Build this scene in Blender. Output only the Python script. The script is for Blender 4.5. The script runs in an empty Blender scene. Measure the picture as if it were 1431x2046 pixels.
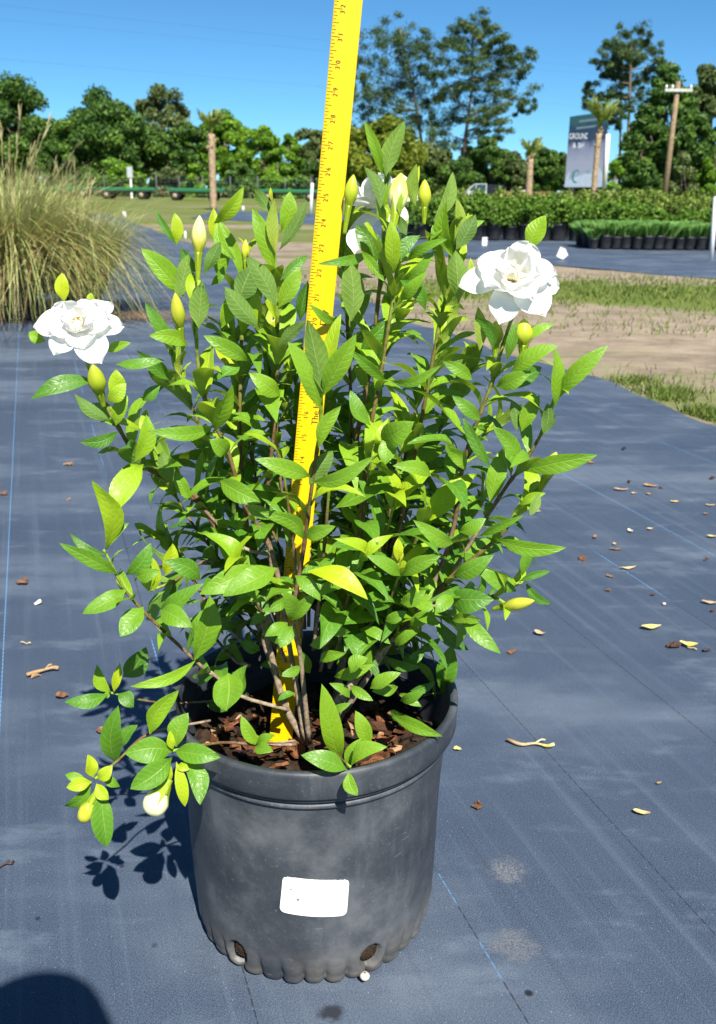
import bpy, math, random
import numpy as np
from mathutils import Vector, Matrix
random.seed(7); rng = np.random.default_rng(7)
R = math.radians
scene = bpy.context.scene
COL = scene.collection

# ------------------------------------------------------------------ camera
FPX, W, H = 1897.0, 1431.0, 2046.0
TH, ROLL, HC = R(18.697), 0.012, 0.897
c_, s_ = math.cos(TH), math.sin(TH)
fw = np.array([0, c_, -s_]); r0 = np.array([1., 0, 0]); u0 = np.array([0, s_, c_])
rt = r0 * math.cos(ROLL) + u0 * math.sin(ROLL)
up = -r0 * math.sin(ROLL) + u0 * math.cos(ROLL)
CAM = np.array([0, 0, HC])
cd = bpy.data.cameras.new('camera'); cam = bpy.data.objects.new('camera', cd); COL.objects.link(cam)
M = Matrix(((rt[0], up[0], -fw[0], 0), (rt[1], up[1], -fw[1], 0), (rt[2], up[2], -fw[2], HC), (0, 0, 0, 1)))
cam.matrix_world = M
cd.sensor_fit = 'VERTICAL'; cd.sensor_height = 24; cd.lens = FPX / H * 24
cd.clip_start = 0.02; cd.clip_end = 3000
cd.dof.use_dof = True; cd.dof.focus_distance = 1.06; cd.dof.aperture_fstop = 8.0
scene.camera = cam

# ------------------------------------------------------------------ light
SUN_EL, SUN_AZ = R(50), R(16.5)          # sun behind the camera, to its right
sdir = np.array([math.sin(SUN_AZ) * math.cos(SUN_EL), -math.cos(SUN_AZ) * math.cos(SUN_EL), math.sin(SUN_EL)])
world = bpy.data.worlds.new("World"); scene.world = world; world.use_nodes = True
wn = world.node_tree
sky = wn.nodes.new('ShaderNodeTexSky'); sky.sky_type = 'NISHITA'; sky.sun_disc = False
sky.sun_elevation = SUN_EL; sky.sun_rotation = math.pi - SUN_AZ
sky.air_density = 0.95; sky.dust_density = 0.0; sky.ozone_density = 9.0; sky.altitude = 3000
tint = wn.nodes.new('ShaderNodeMix'); tint.data_type = 'RGBA'; tint.blend_type = 'MULTIPLY'; tint.inputs[0].default_value = 1
tint.inputs[7].default_value = (.70, 1.03, 1.0, 1); wn.links.new(sky.outputs[0], tint.inputs[6]); wn.links.new(tint.outputs[2], wn.nodes['Background'].inputs[0])
wn.nodes['Background'].inputs[1].default_value = 0.068
sl = bpy.data.lights.new('sun', 'SUN'); sl.energy = 5.0; sl.angle = R(0.5); sl.color = (1, 0.95, 0.86)
so = bpy.data.objects.new('sun', sl); COL.objects.link(so)
so.rotation_euler = Vector(sdir).to_track_quat('Z', 'Y').to_euler(); so.location = (3, -6, 8)
scene.view_settings.view_transform = 'Standard'; scene.view_settings.look = 'None'
scene.view_settings.exposure = 0.95; scene.view_settings.gamma = 1
scene.cycles.max_bounces = 8; scene.cycles.transparent_max_bounces = 8
scene.cycles.use_denoising = True

# ------------------------------------------------------------------ helpers
def ray(px, py):
    d = fw * FPX + rt * (px - W / 2) + up * (H / 2 - py)
    return d
def P(px, py, Y):
    d = ray(px, py); return CAM + d * (Y / d[1])
def G(px, py, z=0.0):
    d = ray(px, py); return CAM + d * ((z - HC) / d[2])
def proj(p):
    v = np.asarray(p) - CAM; F = v @ fw
    return W / 2 + FPX * (v @ rt) / F, H / 2 - FPX * (v @ up) / F
def depth(p): return (np.asarray(p) - CAM) @ fw
def nrm(v): v = np.asarray(v, float); return v / (np.linalg.norm(v) + 1e-12)

def mk(name, v, f, mat, parent=None, smooth=True, org=None, uv=None, attrs=None):
    """one mesh object; v in world coordinates when org/parent given as world-built"""
    v = np.asarray(v, float).reshape(-1, 3)
    me = bpy.data.meshes.new(name)
    o0 = np.zeros(3) if org is None else np.asarray(org, float)
    me.from_pydata((v - o0).tolist(), [], [tuple(int(i) for i in q) for q in f])
    if uv is not None:
        l = me.uv_layers.new(name='UVMap'); li = np.zeros(len(me.loops), np.int32)
        me.loops.foreach_get('vertex_index', li)
        l.data.foreach_set('uv', np.asarray(uv, np.float32)[li].ravel())
    for k, a in (attrs or {}).items():
        at = me.attributes.new(k, 'FLOAT', 'POINT'); at.data.foreach_set('value', np.asarray(a, np.float32))
    if smooth: me.polygons.foreach_set('use_smooth', [True] * len(me.polygons))
    me.update()
    for m in (mat if isinstance(mat, (list, tuple)) else [mat]): me.materials.append(m)
    o = bpy.data.objects.new(name, me); COL.objects.link(o)
    if parent is not None:
        o.parent = parent; o.location = Vector(o0) - Vector(parent['_w']) if parent.get('_w') else Vector(o0)
    else: o.location = Vector(o0)
    return o
def tag(o, label=None, cat=None, group=None, kind=None):
    if label: o['label'] = label
    if cat: o['category'] = cat
    if group: o['group'] = group
    if kind: o['kind'] = kind
    return o
def thing(name, loc, label, cat, group=None, rz=0):
    o = bpy.data.objects.new(name, None); COL.objects.link(o); o.location = Vector(loc); o.rotation_euler = (0, 0, rz)
    o.empty_display_size = 0.05
    return tag(o, label, cat, group)
def wthing(name, loc, label, cat, group=None):     # its parts are built in world coordinates
    o = thing(name, loc, label, cat, group); o['_w'] = [float(x) for x in loc]; return o
def dup(root, loc, rz=0, label=None, group=None, sc=1.0):
    r = root.copy(); COL.objects.link(r); r.location = loc; r.rotation_euler = (0, 0, rz); r.scale = (sc, sc, sc)
    if label: r['label'] = label
    if group: r['group'] = group
    for ch in list(root.children):
        c = ch.copy(); COL.objects.link(c); c.parent = r
        for g in list(ch.children):
            d = g.copy(); COL.objects.link(d); d.parent = c
    return r

class MB:
    def __init__(s): s.v = []; s.f = []; s.a = []; s.uvs = []; s.n = 0
    def add(s, v, f, a=0.0, uv=None):
        v = np.asarray(v, float).reshape(-1, 3)
        s.f += [tuple(i + s.n for i in q) for q in f]; s.v.append(v); s.n += len(v)
        s.a.append(np.full(len(v), a) if np.isscalar(a) else np.asarray(a))
        s.uvs.append(np.zeros((len(v), 2)) if uv is None else np.asarray(uv)); return s
    def box(s, c, d, rot=None, a=0.0):
        x, y, z = np.asarray(d) / 2
        v = np.array([[i, j, k] for i in (-x, x) for j in (-y, y) for k in (-z, z)])
        if rot is not None: v = v @ np.asarray(rot).T
        return s.add(v + np.asarray(c), [(0, 1, 3, 2), (4, 6, 7, 5), (0, 4, 5, 1), (2, 3, 7, 6), (0, 2, 6, 4), (1, 5, 7, 3)], a)
    def tube(s, pts, rad, n=8, a=0.0, cap=True):
        v, f, al = tube(pts, rad, n, a, cap); return s.add(v, f, al)
    def build(s, name, mat, parent=None, smooth=True, org=None):
        v = np.vstack(s.v)
        return mk(name, v, s.f, mat, parent, smooth, org, np.vstack(s.uvs), {'tone': np.concatenate(s.a)})
def tube(pts, rad, n=8, a=0.0, cap=True):
    pts = np.asarray(pts, float); k = len(pts)
    rad = np.full(k, rad) if np.isscalar(rad) else np.asarray(rad)
    a = np.full(k, a) if np.isscalar(a) else np.asarray(a)
    T = np.gradient(pts, axis=0); T /= np.linalg.norm(T, axis=1)[:, None] + 1e-12
    nn = nrm(np.cross(T[0], [0.31, 0.2, 0.93]) if abs(T[0][2]) < .9 else np.cross(T[0], [1, .1, 0]))
    v = []; al = []
    for i in range(k):
        nn = nrm(nn - T[i] * (nn @ T[i])); b = np.cross(T[i], nn)
        for j in range(n):
            t = 2 * math.pi * j / n
            v.append(pts[i] + rad[i] * (nn * math.cos(t) + b * math.sin(t))); al.append(a[i])
    f = [(i * n + j, i * n + (j + 1) % n, (i + 1) * n + (j + 1) % n, (i + 1) * n + j) for i in range(k - 1) for j in range(n)]
    if cap: f += [tuple(reversed(range(n))), tuple((k - 1) * n + j for j in range(n))]
    return np.array(v), f, np.array(al)
def smooth_path(pts, m=6):
    pts = np.asarray(pts, float)
    if len(pts) < 3:
        t = np.linspace(0, 1, m + 1)[:, None]; return pts[0] * (1 - t) + pts[-1] * t
    ext = np.vstack([2 * pts[0] - pts[1], pts, 2 * pts[-1] - pts[-2]]); out = []
    for i in range(1, len(ext) - 2):
        p0, p1, p2, p3 = ext[i - 1:i + 3]
        for k in range(m):
            t = k / m
            out.append(.5 * (2 * p1 + (p2 - p0) * t + (2 * p0 - 5 * p1 + 4 * p2 - p3) * t * t + (3 * p1 - p0 - 3 * p2 + p3) * t ** 3))
    out.append(pts[-1]); return np.array(out)
def lathe(prof, n=48, cx=0, cy=0, wob=None):
    v = []; k = len(prof)
    for (r, z) in prof:
        for j in range(n):
            t = 2 * math.pi * j / n; rr = r + (wob(t, z) if wob else 0)
            v.append((cx + rr * math.cos(t), cy + rr * math.sin(t), z))
    f = [(i * n + j, i * n + (j + 1) % n, (i + 1) * n + (j + 1) % n, (i + 1) * n + j) for i in range(k - 1) for j in range(n)]
    return np.array(v), f

# ------------------------------------------------------------------ materials
class NT:
    def __init__(s, name, rough=.6, spec=.4):
        s.m = bpy.data.materials.new(name); s.m.use_nodes = True; s.t = s.m.node_tree; s.b = s.t.nodes['Principled BSDF']
        s.b.inputs['Roughness'].default_value = rough; s.b.inputs['Specular IOR Level'].default_value = spec
        s._pos = None
    def n(s, typ, **k):
        x = s.t.nodes.new(typ)
        for a, b in k.items(): setattr(x, a, b)
        return x
    def l(s, a, b): s.t.links.new(a, b)
    def pos(s):
        if not s._pos: s._pos = s.n('ShaderNodeNewGeometry').outputs['Position']
        return s._pos
    def obj(s): return s.n('ShaderNodeTexCoord').outputs['Object']
    def mapping(s, src, scale=(1, 1, 1), rot=(0, 0, 0)):
        m = s.n('ShaderNodeMapping'); m.inputs['Scale'].default_value = scale; m.inputs['Rotation'].default_value = rot
        s.l(src, m.inputs['Vector']); return m.outputs[0]
    def noise(s, src, scale, detail=4, rough=.55, out=0):
        x = s.n('ShaderNodeTexNoise'); x.inputs['Scale'].default_value = scale; x.inputs['Detail'].default_value = detail
        x.inputs['Roughness'].default_value = rough; s.l(src, x.inputs['Vector']); return x.outputs[out]
    def ramp(s, src, stops):
        x = s.n('ShaderNodeValToRGB'); e = x.color_ramp.elements
        while len(e) < len(stops): e.new(.5)
        for i, (p, c) in enumerate(stops):
            e[i].position = p; e[i].color = (*c, 1) if len(c) == 3 else c
        s.l(src, x.inputs[0]); return x.outputs[0]
    def sstep(s, src, lo, hi, a=0., b=1.):
        x = s.n('ShaderNodeMapRange', interpolation_type='SMOOTHSTEP')
        for i, v in zip(('From Min', 'From Max', 'To Min', 'To Max'), (lo, hi, a, b)): x.inputs[i].default_value = v
        s.l(src, x.inputs['Value']); return x.outputs[0]
    def mix(s, fac, a, b, mode='MIX'):
        x = s.n('ShaderNodeMix', data_type='RGBA', blend_type=mode)
        for i, v in ((0, fac), (6, a), (7, b)):
            if isinstance(v, (int, float)): x.inputs[i].default_value = v
            elif isinstance(v, tuple): x.inputs[i].default_value = (*v, 1)
            else: s.l(v, x.inputs[i])
        return x.outputs[2]
    def math(s, op, a, b=None, c=None):
        x = s.n('ShaderNodeMath', operation=op)
        for i, v in enumerate((a, b, c)):
            if v is None: continue
            if isinstance(v, (int, float)): x.inputs[i].default_value = v
            else: s.l(v, x.inputs[i])
        return x.outputs[0]
    def attr(s, name): return s.n('ShaderNodeAttribute', attribute_name=name).outputs['Fac']
    def color(s, c):
        if isinstance(c, tuple): s.b.inputs['Base Color'].default_value = (*c, 1)
        else: s.l(c, s.b.inputs['Base Color'])
        return s
    def bump(s, h, strength=.3, dist=.01):
        x = s.n('ShaderNodeBump'); x.inputs['Strength'].default_value = strength; x.inputs['Distance'].default_value = dist
        s.l(h, x.inputs['Height']); s.l(x.outputs[0], s.b.inputs['Normal']); return s
def noisy(name, c1, c2, scale=20, rough=.6, spec=.3, bump=.2, bd=.003, detail=5):
    n = NT(name, rough, spec); x = n.noise(n.obj(), scale, detail)
    n.color(n.ramp(x, [(.3, c1), (.7, c2)]))
    if bump: n.bump(x, bump, bd)
    return n.m
def translucent(n, col, amount):
    tr = n.n('ShaderNodeBsdfTranslucent'); n.l(col, tr.inputs[0])
    mx = n.n('ShaderNodeMixShader'); mx.inputs[0].default_value = amount
    n.l(n.b.outputs[0], mx.inputs[1]); n.l(tr.outputs[0], mx.inputs[2])
    n.l(mx.outputs[0], n.t.nodes['Material Output'].inputs['Surface'])

def mat_leaf():
    n = NT('gardenia_leaf', .36, .5)
    tone = n.attr('tone'); rnd = n.noise(n.pos(), 9, 2)
    uvn = n.n('ShaderNodeUVMap'); sp = n.n('ShaderNodeSeparateXYZ'); n.l(uvn.outputs[0], sp.inputs[0])
    u = n.math('ABSOLUTE', n.math('SUBTRACT', n.math('MULTIPLY', sp.outputs[0], 2.0), 1.0))
    v = sp.outputs[1]
    base = n.ramp(tone, [(0, (.014, .072, .012)), (.32, (.085, .240, .016)), (.58, (.235, .415, .014)), (.82, (.47, .56, .008)), (1, (.56, .54, .015))])
    base = n.mix(n.sstep(rnd, .35, .7), base, n.mix(1, base, (.82, .92, .8), 'MULTIPLY'))
    ph = n.math('MULTIPLY', n.math('SUBTRACT', v, n.math('MULTIPLY', u, .17)), n.math('ADD', 50.0, n.math('MULTIPLY', rnd, 16.0)))
    vein = n.math('POWER', n.math('ADD', n.math('MULTIPLY', n.math('SINE', ph), .5), .5), 6.0)
    mid = n.sstep(u, .03, .09, 1, 0)
    vv = n.math('MAXIMUM', mid, n.math('MULTIPLY', vein, .45))
    mott = n.noise(n.pos(), 260, 3)
    top = n.mix(n.math('MULTIPLY', vv, .5), base, n.mix(.6, base, (.36, .50, .09)))
    top = n.mix(n.sstep(mott, .52, .75, 0, .35), top, n.mix(.5, top, (.24, .42, .10)))
    spot = n.noise(n.pos(), 32, 4, .7); top = n.mix(n.sstep(spot, .69, .76, 0, .7), top, (.42, .40, .03))
    under = n.mix(.5, base, (.15, .23, .055))
    under = n.mix(n.math('MULTIPLY', vv, .6), under, (.30, .40, .12))
    bf = n.n('ShaderNodeNewGeometry').outputs['Backfacing']
    col = n.mix(bf, top, under); n.color(col)
    n.l(n.math('ADD', n.math('MULTIPLY', bf, .25), n.sstep(mott, .3, .7, .34, .58)), n.b.inputs['Roughness'])
    hgt = n.math('ADD', n.math('MULTIPLY', vein, -.32), n.math('ADD', n.math('MULTIPLY', mid, -.7), n.math('MULTIPLY', mott, .9)))
    n.bump(hgt, .45, .0012)
    translucent(n, n.mix(.6, col, (.42, .60, .010)), .29); return n.m
def mat_stem():
    n = NT('stem_bark', .75, .2); t = n.attr('tone'); x = n.noise(n.pos(), 180, 4)
    c = n.ramp(t, [(0, (.36, .29, .21)), (.35, (.31, .235, .16)), (.6, (.17, .095, .05)), (.82, (.18, .16, .045)), (.95, (.24, .38, .04))])
    n.color(n.mix(n.sstep(x, .35, .7), c, n.mix(1, c, (.55, .5, .45), 'MULTIPLY'))); n.bump(x, .6, .0015); return n.m
def mat_petal():
    n = NT('petal', .5, .25); t = n.attr('tone'); x = n.noise(n.pos(), 60, 3)
    c = n.ramp(t, [(0, (.90, .90, .87)), (.5, (.88, .86, .74)), (1, (.82, .68, .20))]); n.color(c)
    n.bump(x, .12, .002); translucent(n, c, .42); return n.m
def mat_bud():
    n = NT('bud_skin', .4, .4); t = n.attr('tone'); x = n.noise(n.mapping(n.obj(), (200, 200, 30)), 1, 3)
    c = n.ramp(t, [(0, (.16, .30, .018)), (.35, (.36, .46, .02)), (.7, (.62, .60, .06)), (1, (.82, .80, .55))])
    n.color(n.mix(n.sstep(x, .4, .7, 0, .3), c, n.mix(1, c, (.8, .85, .6), 'MULTIPLY'))); n.bump(x, .2, .001); translucent(n, c, .15); return n.m
def mat_mat():
    n = NT('woven_weed_mat', .62, .45); p = n.pos(); ang = math.atan(.335)
    q = n.mapping(p, (1, 1, 1), (0, 0, -ang))       # strands run along q.y
    sp = n.n('ShaderNodeSeparateXYZ'); n.l(q, sp.inputs[0]); U, V = sp.outputs[0], sp.outputs[1]
    f1 = n.noise(n.mapping(q, (1300, 420, 1)), 1, 2, .6); f2 = n.noise(n.mapping(q, (420, 1300, 1)), 1, 2, .6)
    f3 = n.noise(n.mapping(q, (38, .7, 1)), 1, 5, .65); big = n.noise(n.mapping(p, (.8, 1.7, 1)), 1.1, 5, .6)
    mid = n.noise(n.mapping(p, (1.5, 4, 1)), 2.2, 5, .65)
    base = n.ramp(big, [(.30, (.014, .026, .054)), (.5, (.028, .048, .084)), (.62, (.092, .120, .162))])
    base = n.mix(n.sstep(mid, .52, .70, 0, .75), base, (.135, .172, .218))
    base = n.mix(n.sstep(mid, .28, .46, .65, 0), base, (.016, .028, .055))  # dark side of mid: soft dappled shadow bands painted into the mat colour
    base = n.mix(n.sstep(f3, .50, .72, 0, .45), base, (.105, .145, .19))
    base = n.mix(n.sstep(f3, .25, .46, .6, 0), base, (.016, .028, .054))
    weave = n.math('ADD', n.math('MULTIPLY', f1, .5), n.math('MULTIPLY', f2, .5))
    base = n.mix(n.sstep(weave, .40, .60, .0, .8), n.mix(.45, base, (.010, .018, .040)), n.mix(.42, base, (.18, .22, .28)))
    base = n.mix(n.sstep(n.noise(n.mapping(q, (520, 260, 1)), 1, 2), .66, .80, 0, .8), base, (.36, .42, .48))
    # woven marker threads every 0.315 m, mostly blue and broken
    k = n.math('ABSOLUTE', n.math('SUBTRACT', n.math('FRACT', n.math('DIVIDE', n.math('ADD', U, .27285), .2897)), .5))
    line = n.sstep(k, .0018, .0048, 1, 0)
    seg = n.noise(n.mapping(q, (3.3, 1.6, 1)), 1, 2); dash = n.math('FRACT', n.math('MULTIPLY', V, 60.0))
    idx = n.math('FLOOR', n.math('DIVIDE', n.math('ADD', U, .27285), .2897))
    def isl(k): return n.math('COMPARE', idx, float(k), .1)
    brk = n.math('MULTIPLY', n.math('MAXIMUM', n.sstep(seg, .46, .54), n.math('MAXIMUM', n.math('MAXIMUM', isl(6), isl(0)), n.math('MULTIPLY', n.math('MULTIPLY', isl(2), .6), n.sstep(n.math('SINE', n.math('MULTIPLY', V, 48.0)), -.1, .1)))), n.math('SUBTRACT', 1.0, n.math('MAXIMUM', n.math('MAXIMUM', isl(3), isl(4)), n.math('MULTIPLY', isl(1), n.sstep(V, 1.3, 1.5, 1, 0)))))
    lc = n.mix(brk, (.02, .022, .03), (.12, .30, .55))
    lf = n.math('MULTIPLY', line, n.math('MAXIMUM', n.math('MULTIPLY', n.sstep(dash, .3, .4), .9), .35))
    base = n.mix(lf, base, lc)
    k2 = n.math('ABSOLUTE', n.math('SUBTRACT', n.math('FRACT', n.math('DIVIDE', n.math('ADD', U, .24), .1015)), .5))
    base = n.mix(n.math('MULTIPLY', n.sstep(k2, .005, .012, .35, 0), n.sstep(seg, .5, .65)), base, (.02, .026, .045))
    # dried mud smudges and wet spots
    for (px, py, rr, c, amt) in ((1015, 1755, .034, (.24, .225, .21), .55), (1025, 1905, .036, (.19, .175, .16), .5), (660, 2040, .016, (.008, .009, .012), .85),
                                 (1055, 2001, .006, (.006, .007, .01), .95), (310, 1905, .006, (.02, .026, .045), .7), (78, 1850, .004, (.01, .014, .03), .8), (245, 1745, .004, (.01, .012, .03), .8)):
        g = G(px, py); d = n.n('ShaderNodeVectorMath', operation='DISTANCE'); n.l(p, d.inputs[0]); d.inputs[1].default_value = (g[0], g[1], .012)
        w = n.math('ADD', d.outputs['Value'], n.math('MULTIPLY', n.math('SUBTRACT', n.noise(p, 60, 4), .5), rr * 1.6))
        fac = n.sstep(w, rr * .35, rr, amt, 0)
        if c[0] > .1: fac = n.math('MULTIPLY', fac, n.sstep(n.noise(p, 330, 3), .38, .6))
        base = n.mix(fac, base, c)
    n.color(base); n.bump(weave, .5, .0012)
    n.l(n.sstep(big, .3, .7, .5, .7), n.b.inputs['Roughness']); return n.m
def mat_ground():
    n = NT('sand_and_grass', .95, .1); p = n.pos(); sp = n.n('ShaderNodeSeparateXYZ'); n.l(p, sp.inputs[0])
    a = n.noise(n.mapping(p, (.09, .34, 1)), 1, 6, .62); b = n.noise(p, 3.2, 6, .7); f = n.noise(p, 45, 4, .7)
    sand = n.ramp(b, [(.3, (.165, .13, .095)), (.5, (.26, .21, .155)), (.7, (.35, .29, .22))])
    md = n.noise(n.mapping(p, (.5, 1.6, 1)), 1.3, 5, .65); sand = n.mix(n.sstep(md, .5, .68, 0, .7), sand, (.12, .10, .07))
    sand = n.mix(n.sstep(f, .5, .75, 0, .5), sand, (.15, .115, .075))
    gr = n.ramp(f, [(.3, (.055, .085, .015)), (.55, (.12, .16, .03)), (.75, (.22, .24, .06))])
    far = n.sstep(sp.outputs[1], 9, 30, -.06, .13)
    X_ = sp.outputs[0]; Yv = n.math('ADD', sp.outputs[1], n.math('MULTIPLY', n.math('SUBTRACT', n.noise(p, .9, 5, .65), .5), 3.2))
    band = n.math('MULTIPLY', n.math('MULTIPLY', n.sstep(Yv, 7.3, 8.9, 0, .15), n.sstep(Yv, 10.0, 11.0, 1, 0)), n.sstep(X_, 0.0, 1.0))
    band2 = n.math('MULTIPLY', n.math('MULTIPLY', n.sstep(Yv, 10.2, 11.0, 0, -.3), n.sstep(Yv, 12.5, 14.5, 1, 0)), n.sstep(X_, 0.0, 1.0))
    far = n.math('ADD', far, n.math('ADD', band, band2))
    w = n.math('ADD', n.math('ADD', a, far), n.math('MULTIPLY', n.math('SUBTRACT', b, .5), .30))
    n.color(n.mix(n.sstep(w, .44, .62, 0, .95), sand, gr)); n.bump(b, .7, .05); return n.m
def mat_cards(name, dark, mid, light, tr=.25, rough=.55):
    n = NT(name, rough, .3); t = n.attr('tone'); c = n.ramp(t, [(0, dark), (.5, mid), (1, light)]); n.color(c); translucent(n, c, tr); return n.m
def mat_pot():
    n = NT('pot_plastic', .5, .4); p = n.obj(); sp = n.n('ShaderNodeSeparateXYZ'); n.l(p, sp.inputs[0])
    a = n.noise(p, 9, 6, .65); s = n.noise(n.mapping(p, (14, 14, 3)), 1, 5, .65); f = n.noise(p, 240, 3)
    c = n.ramp(a, [(.3, (.022, .027, .035)), (.5, (.046, .053, .063)), (.70, (.115, .122, .132))])
    c = n.mix(n.sstep(s, .52, .72, 0, .6), c, (.12, .13, .145))
    c = n.mix(n.sstep(f, .6, .75, 0, .35), c, (.17, .18, .19))
    scr = n.noise(n.mapping(p, (40, 40, 220), (.4, .3, .2)), 1, 2); c = n.mix(n.sstep(scr, .70, .77, 0, .4), c, (.20, .21, .22))
    dirt = n.math('MULTIPLY', n.sstep(sp.outputs[2], .0, .075, 1, 0), n.sstep(n.noise(p, 16, 5), .3, .62))
    c = n.mix(n.math('MULTIPLY', dirt, .55), c, (.15, .13, .105))
    n.color(c); n.bump(n.math('ADD', a, n.math('MULTIPLY', f, .15)), .25, .004)
    n.l(n.sstep(a, .3, .7, .42, .62), n.b.inputs['Roughness']); return n.m

LEAF, STEM, PETAL, BUD = mat_leaf(), mat_stem(), mat_petal(), mat_bud()
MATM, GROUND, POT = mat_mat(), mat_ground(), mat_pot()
BLACKPOT = noisy('black_pot', (.012, .013, .016), (.035, .037, .042), 12, .5, .4)
SOIL = noisy('soil', (.012, .008, .005), (.05, .032, .02), 90, .9, .15, .8, .006)
BARK = noisy('tree_bark', (.10, .075, .055), (.26, .20, .155), 6, .9, .1, .5, .03)
def mat_chip():
    n = NT('bark_chip', .7, .3); t = n.attr('tone'); x = n.noise(n.pos(), 120, 4)
    c = n.ramp(t, [(0, (.02, .011, .007)), (.4, (.10, .038, .016)), (.75, (.24, .095, .04)), (1, (.40, .24, .13))])
    n.color(n.mix(n.sstep(x, .4, .7), c, n.mix(1, c, (.5, .45, .4), 'MULTIPLY'))); n.bump(x, .5, .002); return n.m
CHIP = mat_chip()
def mat_litter():
    n = NT('dry_litter', .65, .3); t = n.attr('tone'); x = n.noise(n.pos(), 140, 4)
    c = n.ramp(t, [(0, (.025, .018, .014)), (.3, (.13, .055, .03)), (.55, (.32, .19, .09)), (.75, (.50, .38, .22)), (.9, (.62, .55, .12)), (1, (.72, .70, .62))])
    n.color(n.mix(n.sstep(x, .4, .7), c, n.mix(1, c, (.7, .65, .6), 'MULTIPLY'))); n.bump(x, .5, .001); return n.m
LITTER = mat_litter()
WHITE = noisy('white_paint', (.68, .68, .66), (.80, .80, .79), 8, .5, .3, .05)

# ------------------------------------------------------------------ ground
def grid(xs, ys, zf):
    X, Y = np.meshgrid(xs, ys); Z = zf(X, Y); n, m = X.shape
    v = np.stack([X, Y, Z], -1).reshape(-1, 3)
    f = [(i * m + j, i * m + j + 1, (i + 1) * m + j + 1, (i + 1) * m + j) for i in range(n - 1) for j in range(m - 1)]
    return v, f
v, f = grid(np.linspace(-400, 400, 9), np.array([-30, 0, 10, 30, 80, 200, 600, 1500.]), lambda X, Y: X * 0)
tag(mk('ground', v, f, GROUND), kind='structure')
# weed mat: right border runs forward and to the left
def edge(Y): return 2.715 - .333 * Y
ys = np.concatenate([np.arange(-.6, 3, .06), np.arange(3, 12, .04), np.arange(12, 36, .2)])
us = np.concatenate([np.arange(-9, -4, .3), np.arange(-4, 0, .06), [0]])
U_, Y_ = np.meshgrid(us, ys)
wobe = .05 * np.sin(Y_ * 1.7) + .03 * np.sin(Y_ * 4.1 + 1) + .015 * np.sin(Y_ * 11)
X_ = edge(Y_) + U_ + wobe * np.exp(U_ * 2)
amp = np.clip((Y_ - 3.5) / 3, 0, 1) * np.clip((16 - Y_) / 4, 0, 1)
Z_ = .012 + amp * (.007 * np.sin(Y_ * 17 + 1.6 * np.sin(X_ * 1.3) + .8 * np.sin(X_ * 3.1)) * (.5 + .5 * np.sin(X_ * 1.1 + Y_ * .6)) + .006 * np.sin(X_ * 2.3 + Y_ * 5)) + .003 * np.sin(X_ * 7 + 1) * np.sin(Y_ * 5) * np.clip(Y_ - 1.6, 0, 1)
Z_ = np.maximum(Z_, .006)
nn, mm = X_.shape
f = [(i * mm + j, i * mm + j + 1, (i + 1) * mm + j + 1, (i + 1) * mm + j) for i in range(nn - 1) for j in range(mm - 1)]
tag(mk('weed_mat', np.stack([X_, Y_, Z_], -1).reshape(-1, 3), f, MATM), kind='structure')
ZM = .012
def strip(name, quad, z=.008):
    (a, b, c, d) = [G(*q) for q in quad]; n = 24; v = []
    for i in range(n + 1):
        t = i / n
        for s in range(7):
            q = s / 6; p = (a * (1 - t) + b * t) * (1 - q) + (d * (1 - t) + c * t) * q
            v.append((p[0], p[1] + (.06 * math.sin(i * 1.9) if s in (0, 6) else 0), z + .006 * math.sin(i * .9 + s * 2)))
    f = [(i * 7 + s, (i + 1) * 7 + s, (i + 1) * 7 + s + 1, i * 7 + s + 1) for i in range(n) for s in range(6)]
    return tag(mk(name, v, f, MATM), kind='structure')
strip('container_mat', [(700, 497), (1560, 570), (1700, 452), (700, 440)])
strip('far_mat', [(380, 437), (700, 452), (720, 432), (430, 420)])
# ------------------------------------------------------------------ background plants
def cards(centers, normals, size, tone, asp=.55, jit=.9, out=None):
    n = len(centers); N = normals + rng.normal(0, jit, (n, 3)); N /= np.linalg.norm(N, axis=1)[:, None]
    A = rng.normal(0, 1, (n, 3)); A -= N * (A * N).sum(1)[:, None]; A /= np.linalg.norm(A, axis=1)[:, None]
    B = np.cross(N, A); s = (size * rng.uniform(.6, 1.3, n))[:, None]
    q = np.stack([centers - A * s, centers + B * s * asp + N * s * .12, centers + A * s, centers - B * s * asp + N * s * .12], 1)
    return q.reshape(-1, 3), np.repeat(tone, 4)
def card_mesh(name, v, tone, mat, parent, org=None):
    n = len(v) // 4; me = bpy.data.meshes.new(name)
    o0 = np.zeros(3) if org is None else np.asarray(org)
    me.vertices.add(n * 4); me.vertices.foreach_set('co', (v - o0).astype(np.float32).ravel())
    me.loops.add(n * 4); me.loops.foreach_set('vertex_index', np.arange(n * 4, dtype=np.int32))
    me.polygons.add(n); me.polygons.foreach_set('loop_start', np.arange(0, n * 4, 4, dtype=np.int32))
    at = me.attributes.new('tone', 'FLOAT', 'POINT'); at.data.foreach_set('value', tone.astype(np.float32))
    me.update(calc_edges=True); me.validate(); me.materials.append(mat)
    o = bpy.data.objects.new(name, me); COL.objects.link(o)
    if parent is not None: o.parent = parent; o.location = Vector(o0) - Vector(parent['_w']) if parent.get('_w') else Vector(o0)
    return o
def sph(n):
    d = rng.normal(0, 1, (n, 3)); return d / np.linalg.norm(d, axis=1)[:, None]
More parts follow.
